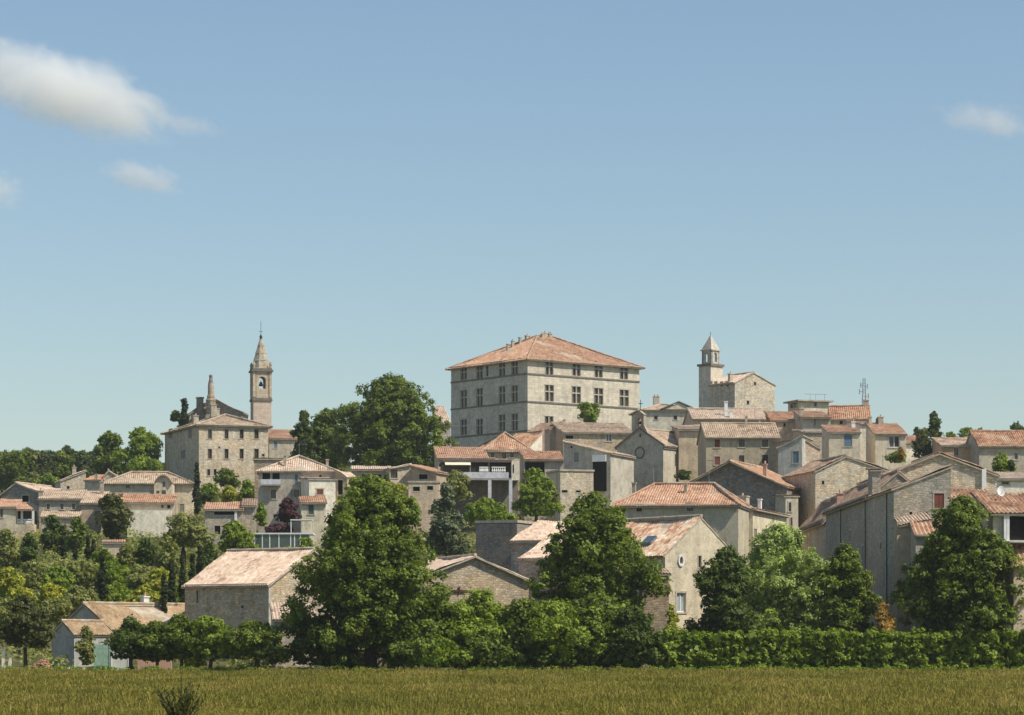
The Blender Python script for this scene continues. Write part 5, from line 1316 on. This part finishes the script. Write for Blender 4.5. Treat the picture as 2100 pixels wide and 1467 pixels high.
tree('bright_tree', 'bright leafy tree beside the balcony house columns', 'tree', 1100, 352, 1068, 958, 96, 'bright', 'dome', .22, .04, 5.5)
tree('bright_shrub', 'wide bright green shrub below the balcony house', 'shrub', 1000, 340, 1078, 1022, 128, 'bright', 'dome', .2, 0, 5.5)
tree('climber', 'shrub under the cream awning of the balcony house', 'shrub', 938, 368, 1030, 965, 66, 'olive', 'dome', .25, 0, 5.3)
tree('yellow_tree', 'yellow green tree behind the top of the huge chestnut', 'tree', 800, 340, 1060, 985, 120, 'yellow', 'dome', .2, .04, 5.5)
tree('small_conifer', 'small dark conifer under the low house roof', 'tree', 793, 362, 1030, 968, 24, 'dark', 'cone', .3, .04, 5)
tree('bush', 'green bush in front of the low house with pale roof edge', 'bush', 735, 352, 1040, 975, 66, 'bright', 'dome', .25, 0, 5.3)
tree('bush', 'little dark bush at the chapel side wall', 'bush', 1401, 385, 985, 963, 32, 'dark', 'dome', .3, 0, 5)
tree('bush', 'leafy bush at the foot of the retaining wall left of the chapel', 'bush', 1130, 358, 1050, 985, 40, 'olive', 'dome', .25, 0, 5.3)
# left slope
for px, yt, yb, w, D, m, sh, nm, lab in (
    (110, 1058, 1150, 78, 340, 'dark', 'dome', 'tree', 'dark leafy tree below the house with several small windows'),
    (160, 1060, 1150, 50, 338, 'chestnut', 'dome', 'tree', 'mid green tree below the squeezed orange roof'),
    (236, 1014, 1130, 92, 345, 'pine', 'pine', 'pine', 'tall olive brown pine in front of the rust tiled house'),
    (14, 1086, 1180, 64, 318, 'olive', 'dome', 'tree', 'olive toned tree at the left edge under the porch cottage'),
    (60, 1095, 1180, 50, 316, 'dark', 'dome', 'tree', 'dark shrubby tree below the porch terrace'),
    (430, 1112, 1200, 60, 292, 'dark', 'flame', 'tree', 'dark upright tree behind the left end of the big barn'),
    (505, 1110, 1180, 70, 290, 'chestnut', 'dome', 'tree', 'green tree behind the ridge of the big barn'),
    (300, 1104, 1170, 60, 300, 'dark', 'dome', 'tree', 'dark green tree right of the tiny garden shed'),
    (345, 1100, 1190, 64, 296, 'olive', 'dome', 'tree', 'grey olive tree halfway up the left slope'),
    (590, 1120, 1180, 60, 286, 'bright', 'dome', 'tree', 'bright tree just above the big barn ridge')):
    tree('tree' if nm == 'tree' else 'pine', lab, 'tree', px, D, yb, yt, w, m, sh, .22, .1, 6, 1.0)
for i, (px, yt, yb, w, D, lab) in enumerate(((210, 1132, 1236, 24, 258, 'tall black cypress right above the bungalow chimney'), (352, 1150, 1262, 22, 254, 'dark cypress left of the big barn'), (374, 1140, 1250, 18, 257, 'slimmer cypress closest to the big barn wall'),
        (410, 1118, 1190, 20, 276, 'cypress rising behind the big barn roof'), (395, 1136, 1200, 16, 270, 'short cypress by the barn roof left corner'), (130, 1102, 1150, 14, 318, 'small cypress at the left of the garden row'),
        (180, 1098, 1150, 13, 318, 'thin cypress in the middle of the garden row'), (192, 1106, 1150, 12, 317, 'thin cypress left of the tiny garden shed'), (154, 1104, 1150, 12, 318, 'slight cypress between two others in the garden row'),
        (336, 1176, 1262, 16, 252, 'low cypress at the left of the cypress trio'))):
    tree('cypress', lab, 'tree', px, D, yb, yt, w, 'cypress', 'spire', .45, .02, 5, 1.3, 'cypresses on the left slope')
rgS = random.Random(11)
pos = [(20, 1165, 'yellow'), (70, 1150, 'olive'), (120, 1160, 'bright'), (170, 1150, 'olive'), (235, 1150, 'bright'), (285, 1158, 'olive'), (330, 1165, 'yellow'), (40, 1200, 'yellow'), (105, 1195, 'yellow'),
       (165, 1200, 'olive'), (240, 1195, 'bright'), (300, 1200, 'yellow'), (20, 1225, 'olive'), (120, 1222, 'olive'), (420, 1165, 'bright'), (450, 1150, 'olive'), (365, 1200, 'bright')]
wd = ['far left', 'left', 'middle left', 'middle', 'middle right', 'right', 'far right']
for i, (px, yt, m) in enumerate(pos):
    row = 'upper' if i < 7 else ('lower' if i < 12 else 'extra')
    D = 296 - (yt - 1150) * .62
    col = {'yellow': 'yellow green', 'olive': 'grey olive', 'bright': 'fresh green'}[m]
    where = {13: 'above the bungalow roof', 12: 'above the umbrella pine', 14: 'behind the left end of the barn roof', 15: 'behind the barn ridge left end', 16: 'between the two barn cypresses'}.get(i) or ('in the upper row of the left slope, %s' % wd[i] if i < 7 else 'in the lower row of the left slope, %s' % ['first', 'second', 'third', 'fourth', 'fifth'][i - 7])
    tree('slope_bush', col + ' bush ' + where, 'bush', px, D, yt + 62, yt, 88, m, 'dome', .2, 0, 6.2, 1.0, 'bushes covering the left slope', depth=5)
tree('shed_bush', 'fresh green bush hiding the foot of the tiny garden shed', 'bush', 214, 303, 1195, 1121, 74, 'bright', 'dome', .22, 0, 6, 1.0)
tree('shed_bush', 'grey olive bush at the right corner of the tiny garden shed', 'bush', 262, 304, 1190, 1112, 60, 'olive', 'dome', .22, 0, 6, 1.0)
# trees on the ridge at the far left
for i, (px, yt, w, D, m, yb) in enumerate(((12, 924, 70, 640, 'far', 990), (58, 918, 62, 646, 'far', 990), (100, 921, 60, 640, 'far', 990), (138, 914, 46, 648, 'far', 990), (168, 926, 44, 636, 'chestnut', 985), (35, 940, 90, 600, 'far', 1000),
        (88, 950, 80, 560, 'olive', 1000), (128, 944, 56, 565, 'chestnut', 1000), (162, 944, 60, 560, 'bright', 992), (5, 950, 60, 580, 'dark', 1000), (100, 972, 60, 500, 'bright', 1002), (70, 968, 34, 505, 'olive', 1002), (196, 934, 30, 560, 'olive', 975))):
    lab = ['leftmost tree on the skyline ridge', 'second skyline tree from the left', 'third skyline tree from the left', 'tallest tree top on the left skyline ridge', 'skyline tree ending the left ridge', 'wide dark tree on the ridge below the skyline row', 'dusty olive tree halfway up the ridge', 'mid green tree on the ridge under the tallest top', 'bright tree at the right end of the ridge', 'black green tree at the left edge of the ridge', 'light green tree just above the upper left roofs', 'small olive tree left of the light green one', 'small tree left of the leafy hilltop oak'][i]
    tree('ridge_tree', lab, 'tree', px, D, yb, yt, w, m, 'dome', .24, .06, 4.6, 1.0, 'trees on the left ridge', depth=w * D / FP)
for i, (px, yt, w, lab) in enumerate(((1950, 885, 40, 'low tree behind the pinkish house'), (1985, 873, 56, 'rounded tree behind the pinkish house ridge'), (2012, 876, 30, 'small tree left of the rust red roof'), (2085, 868, 56, 'tree behind the rust red roof at the right edge'), (1880, 876, 24, 'tiny treetop left of the egg-shaped conifer'), (1800, 858, 14, 'tiny dark treetop between orange roofs'))):
    tree('ridge_tree', lab, 'tree', px, 600, 930, yt, w, ('bright', 'bright', 'chestnut', 'dark', 'dark', 'dark')[i], 'dome', .26, .06, 4.6, 1.0, 'trees behind the right skyline')

rgR = random.Random(4)
for i in range(34):
    px = -20 + i * 6.3 + rgR.uniform(-3, 3); D = 530 + rgR.uniform(0, 120)
    tree('wood_tree', 'one of the crowns of the dark wood along the left skyline', 'tree', px, D, 1010, 919 + rgR.uniform(0, 22) + (max(0, px - 150) * .12), 62, rgR.choice(['far', 'far', 'chestnut', 'dark', 'olive']), 'dome', .24, .04, 4.6, .9, 'crowns of the wood on the left skyline')
# ---- undergrowth over the slope and at the wall feet: nobody could count it
rg = np.random.default_rng(5)
cen = []; rad = []; tn = []
n = 2600
Y = 232 + (470 - 232) * rg.random(n) ** 1.0; X = (rg.random(n) * 2250 - 1125) * Y / FP
# keep the street free on the right
keep = ~((X > 22 * (Y / 240)) & (X < 31) & (Y < 330))
X, Y = X[keep], Y[keep]
Z = ground_z(X, Y) - .3
r_ = rg.uniform(.7, 1.7, len(X))
cen = np.stack([X, Y, Z + .2], 1); rad = np.stack([r_ * 1.3, r_ * 1.3, r_ * .8], 1)
q, t = clump_crown(rg, cen, rad, 190000, .34, up=.8)
o = quads_obj('undergrowth', q, t, LEAF['olive']); tag(o, 'mixed green undergrowth covering the village slope between houses', 'undergrowth', kind='stuff')
# weeds along the field edge
n = 700
X = (rg.random(n) * 2250 - 1125) * 222 / FP; Y = 219.5 + rg.random(n) * 2.2; r_ = rg.uniform(.15, .42, n)
q, t = clump_crown(rg, np.stack([X, Y, .05 + 0 * X], 1), np.stack([r_ * 1.5, r_, r_], 1), 22000, .16, up=.9)
tag(quads_obj('edge_weeds', q, t, LEAF['bright']), 'ragged weeds along the far edge of the meadow', 'weeds', kind='stuff')

# ---- meadow grass: blades standing in the field
def grass_mat():
    m, nt, b = new_mat('meadow_grass'); N = NB(nt)
    at = N.n('ShaderNodeAttribute'); at.attribute_name = 'tint'
    geo = N.n('ShaderNodeNewGeometry')
    mp = N.n('ShaderNodeMapping'); mp.inputs['Scale'].default_value = (.22, .05, 1); N.link(geo.outputs['Position'], mp.inputs[0])
    f = N.math('ADD', N.math('MULTIPLY', at.outputs['Fac'], .20), N.math('MULTIPLY', N.math('SUBTRACT', N.noise(mp.outputs[0], 1.0, 5, .68), .16), 1.15))
    col = N.ramp(f, [(.25, (.145, .150, .026)), (.46, (.255, .228, .040)), (.62, (.335, .265, .060)), (.85, (.54, .40, .14))])
    N.link(col, b.inputs['Base Color']); b.inputs['Roughness'].default_value = .7; b.inputs['Specular IOR Level'].default_value = .15
    tr = N.n('ShaderNodeBsdfTranslucent'); N.link(col, tr.inputs[0])
    mx = N.n('ShaderNodeMixShader'); mx.inputs[0].default_value = .35
    N.link(b.outputs[0], mx.inputs[1]); N.link(tr.outputs[0], mx.inputs[2]); N.link(mx.outputs[0], nt.nodes['Material Output'].inputs[0])
    return m
n = 420000
u = rg.random(n); Y = 1 / (1 / 62 + u * (1 / 221 - 1 / 62)); Y = np.where(rg.random(n) < .35, rg.uniform(62, 221, n), Y)
X = (rg.random(n) * 2300 - 1150) * Y / FP
hgt = rg.uniform(.12, .27, n) * (1 + .22 * np.sin(X * .7 + 3 * np.sin(Y * .06)) + .2 * np.sin(X * .23 + Y * .31)) * np.where(rg.random(n) < .03, 1.6, 1.0) ; wd_ = rg.uniform(.010, .026, n) * (1 + Y / 110)
an = rg.uniform(-.9, .9, n); lean = rg.normal(size=(n, 2)) * .10
dx, dy = np.cos(an) * wd_, np.sin(an) * wd_
P0 = np.stack([X - dx, Y - dy, 0 * X], 1); P1 = np.stack([X + dx, Y + dy, 0 * X], 1)
tp = np.stack([X + lean[:, 0], Y + lean[:, 1], hgt], 1)
P2 = tp + np.stack([dx, dy, 0 * X], 1) * .25; P3 = tp - np.stack([dx, dy, 0 * X], 1) * .25
tag(quads_obj('meadow_grass', np.stack([P0, P1, P2, P3], 1), rg.random(n), grass_mat()), 'tall olive meadow grass filling the foreground field', 'grass', kind='stuff')
# the weed plant sticking up at the bottom left
D = 70; rgw = np.random.default_rng(9)
t = thing('wild_plant', 'dark leggy wild plant sticking up from the meadow at bottom left', 'plant', (WX(370, D), D, 0))
mb = MB(); Q = []
for i in range(40):
    a_ = rgw.uniform(0, 6.28); sp = rgw.uniform(.1, .62); hh = rgw.uniform(.65, 1.28) * (1 - .35 * sp)
    b0 = Vector((rgw.normal() * .06, rgw.normal() * .06, 0)); b1 = Vector((math.cos(a_) * sp * .6, math.sin(a_) * sp * .5, hh * .55)); b2 = Vector((math.cos(a_) * sp, math.sin(a_) * sp * .8, hh))
    mb.bar(b0, b1, .012, 5, 0, .009); mb.bar(b1, b2, .009, 5, 0, .004)
    for s_ in np.linspace(.25, 1, 26):
        p = (b0.lerp(b1, s_ * 2) if s_ < .5 else b1.lerp(b2, s_ * 2 - 1)); d = (b2 - b0).normalized()
        side = np.array([rgw.normal(), rgw.normal(), .0]); dirv = norm(np.array(d) * .9 + side * .5); L_ = rgw.uniform(.08, .19) * (1.2 - .5 * s_)
        tt = norm(np.cross(dirv, rgw.normal(size=3))) * .020
        p = np.array(p); Q.append([p, p + dirv * L_ * .5 - tt, p + dirv * L_, p + dirv * L_ * .5 + tt])
mb.obj('stem', BARK, t)
quads_obj('leaves', np.array(Q), rgw.random(len(Q)), LEAF['pine'], t)

# ================================================================ clouds (far beyond the village, lit by the same sun)
def cloud(label, px, py, hw, hh, tilt, dens, seed, thr=.5, scale=1.6, depth=.5, D=3000.0):
    k = D / FP
    bpy.ops.mesh.primitive_ico_sphere_add(subdivisions=4, radius=1)
    o = bpy.context.object; o.name = 'cloud'; o.data.name = 'cloud'
    o.location = (WX(px, D), D, WZ(py, D)); o.scale = (hw * k, hw * k * depth, hh * k); o.rotation_euler = (0, R(tilt), 0)
    m = bpy.data.materials.new('cloud_vapour'); m.use_nodes = True; nt = m.node_tree; nt.nodes.clear(); N = NB(nt)
    out = N.n('ShaderNodeOutputMaterial'); pv = N.n('ShaderNodeVolumePrincipled'); N.link(pv.outputs[0], out.inputs['Volume'])
    tc = N.n('ShaderNodeTexCoord'); ln = N.n('ShaderNodeVectorMath', operation='LENGTH'); N.link(tc.outputs['Object'], ln.inputs[0])
    mp = N.n('ShaderNodeMapping'); mp.inputs['Location'].default_value = (seed * 3.1, seed * 1.7, seed); mp.inputs['Scale'].default_value = (1, depth, hh / hw * 1.5)
    N.link(tc.outputs['Object'], mp.inputs[0])
    nz = N.noise(mp.outputs[0], scale * 1.8, 8, .66, .4)
    fall = N.math('SUBTRACT', 1.0, ln.outputs['Value'])
    f = N.math('ADD', N.math('MULTIPLY', fall, .62), N.math('SUBTRACT', nz, thr + .22))
    f = N.math('MAXIMUM', N.math('MULTIPLY', f, dens * 3.2), 0.0)
    edge = N.math('MINIMUM', N.math('MULTIPLY', N.math('MAXIMUM', fall, 0.0), 6.0), 1.0)
    N.link(N.math('MULTIPLY', N.math('MINIMUM', f, dens), edge), pv.inputs['Density'])
    pv.inputs['Color'].default_value = (1, 1, 1, 1); pv.inputs['Anisotropy'].default_value = 0
    o.data.materials.append(m)
    tag(o, label, 'cloud')
    return o
cloud('large white cloud drifting in from the upper left edge', 130, 186, 290, 96, 16, .028, 2.3, .37)
cloud('thin wispy cloud tail right of the large white cloud', 380, 256, 105, 36, 8, .014, 5.1, .45, D=3300)
cloud('small faint cloud under the large one', 292, 364, 120, 44, 14, .022, 8.2, .44, D=3700)
cloud('small white cloud cut by the left edge of the sky', -14, 394, 80, 56, 0, .03, 9.4, .38, D=2450)
cloud('faint wispy cloud at the upper right edge of the sky', 2030, 248, 160, 50, 12, .016, 3.7, .47)
# the air between the field and the far houses
mb = MB(); mb.box(-2600, 2600, -70, 3650, -1.6, 78)
hz = mb.obj('haze', [], None)
m = bpy.data.materials.new('haze_air'); m.use_nodes = True; nt = m.node_tree; nt.nodes.clear(); N = NB(nt)
out = N.n('ShaderNodeOutputMaterial'); pv = N.n('ShaderNodeVolumePrincipled'); N.link(pv.outputs[0], out.inputs['Volume'])
pv.inputs['Color'].default_value = (.86, .92, 1.0, 1); pv.inputs['Density'].default_value = .00009; pv.inputs['Anisotropy'].default_value = .2
hz.data.materials.append(m); tag(hz, 'thin summer haze over the fields and the village', 'haze', kind='stuff')
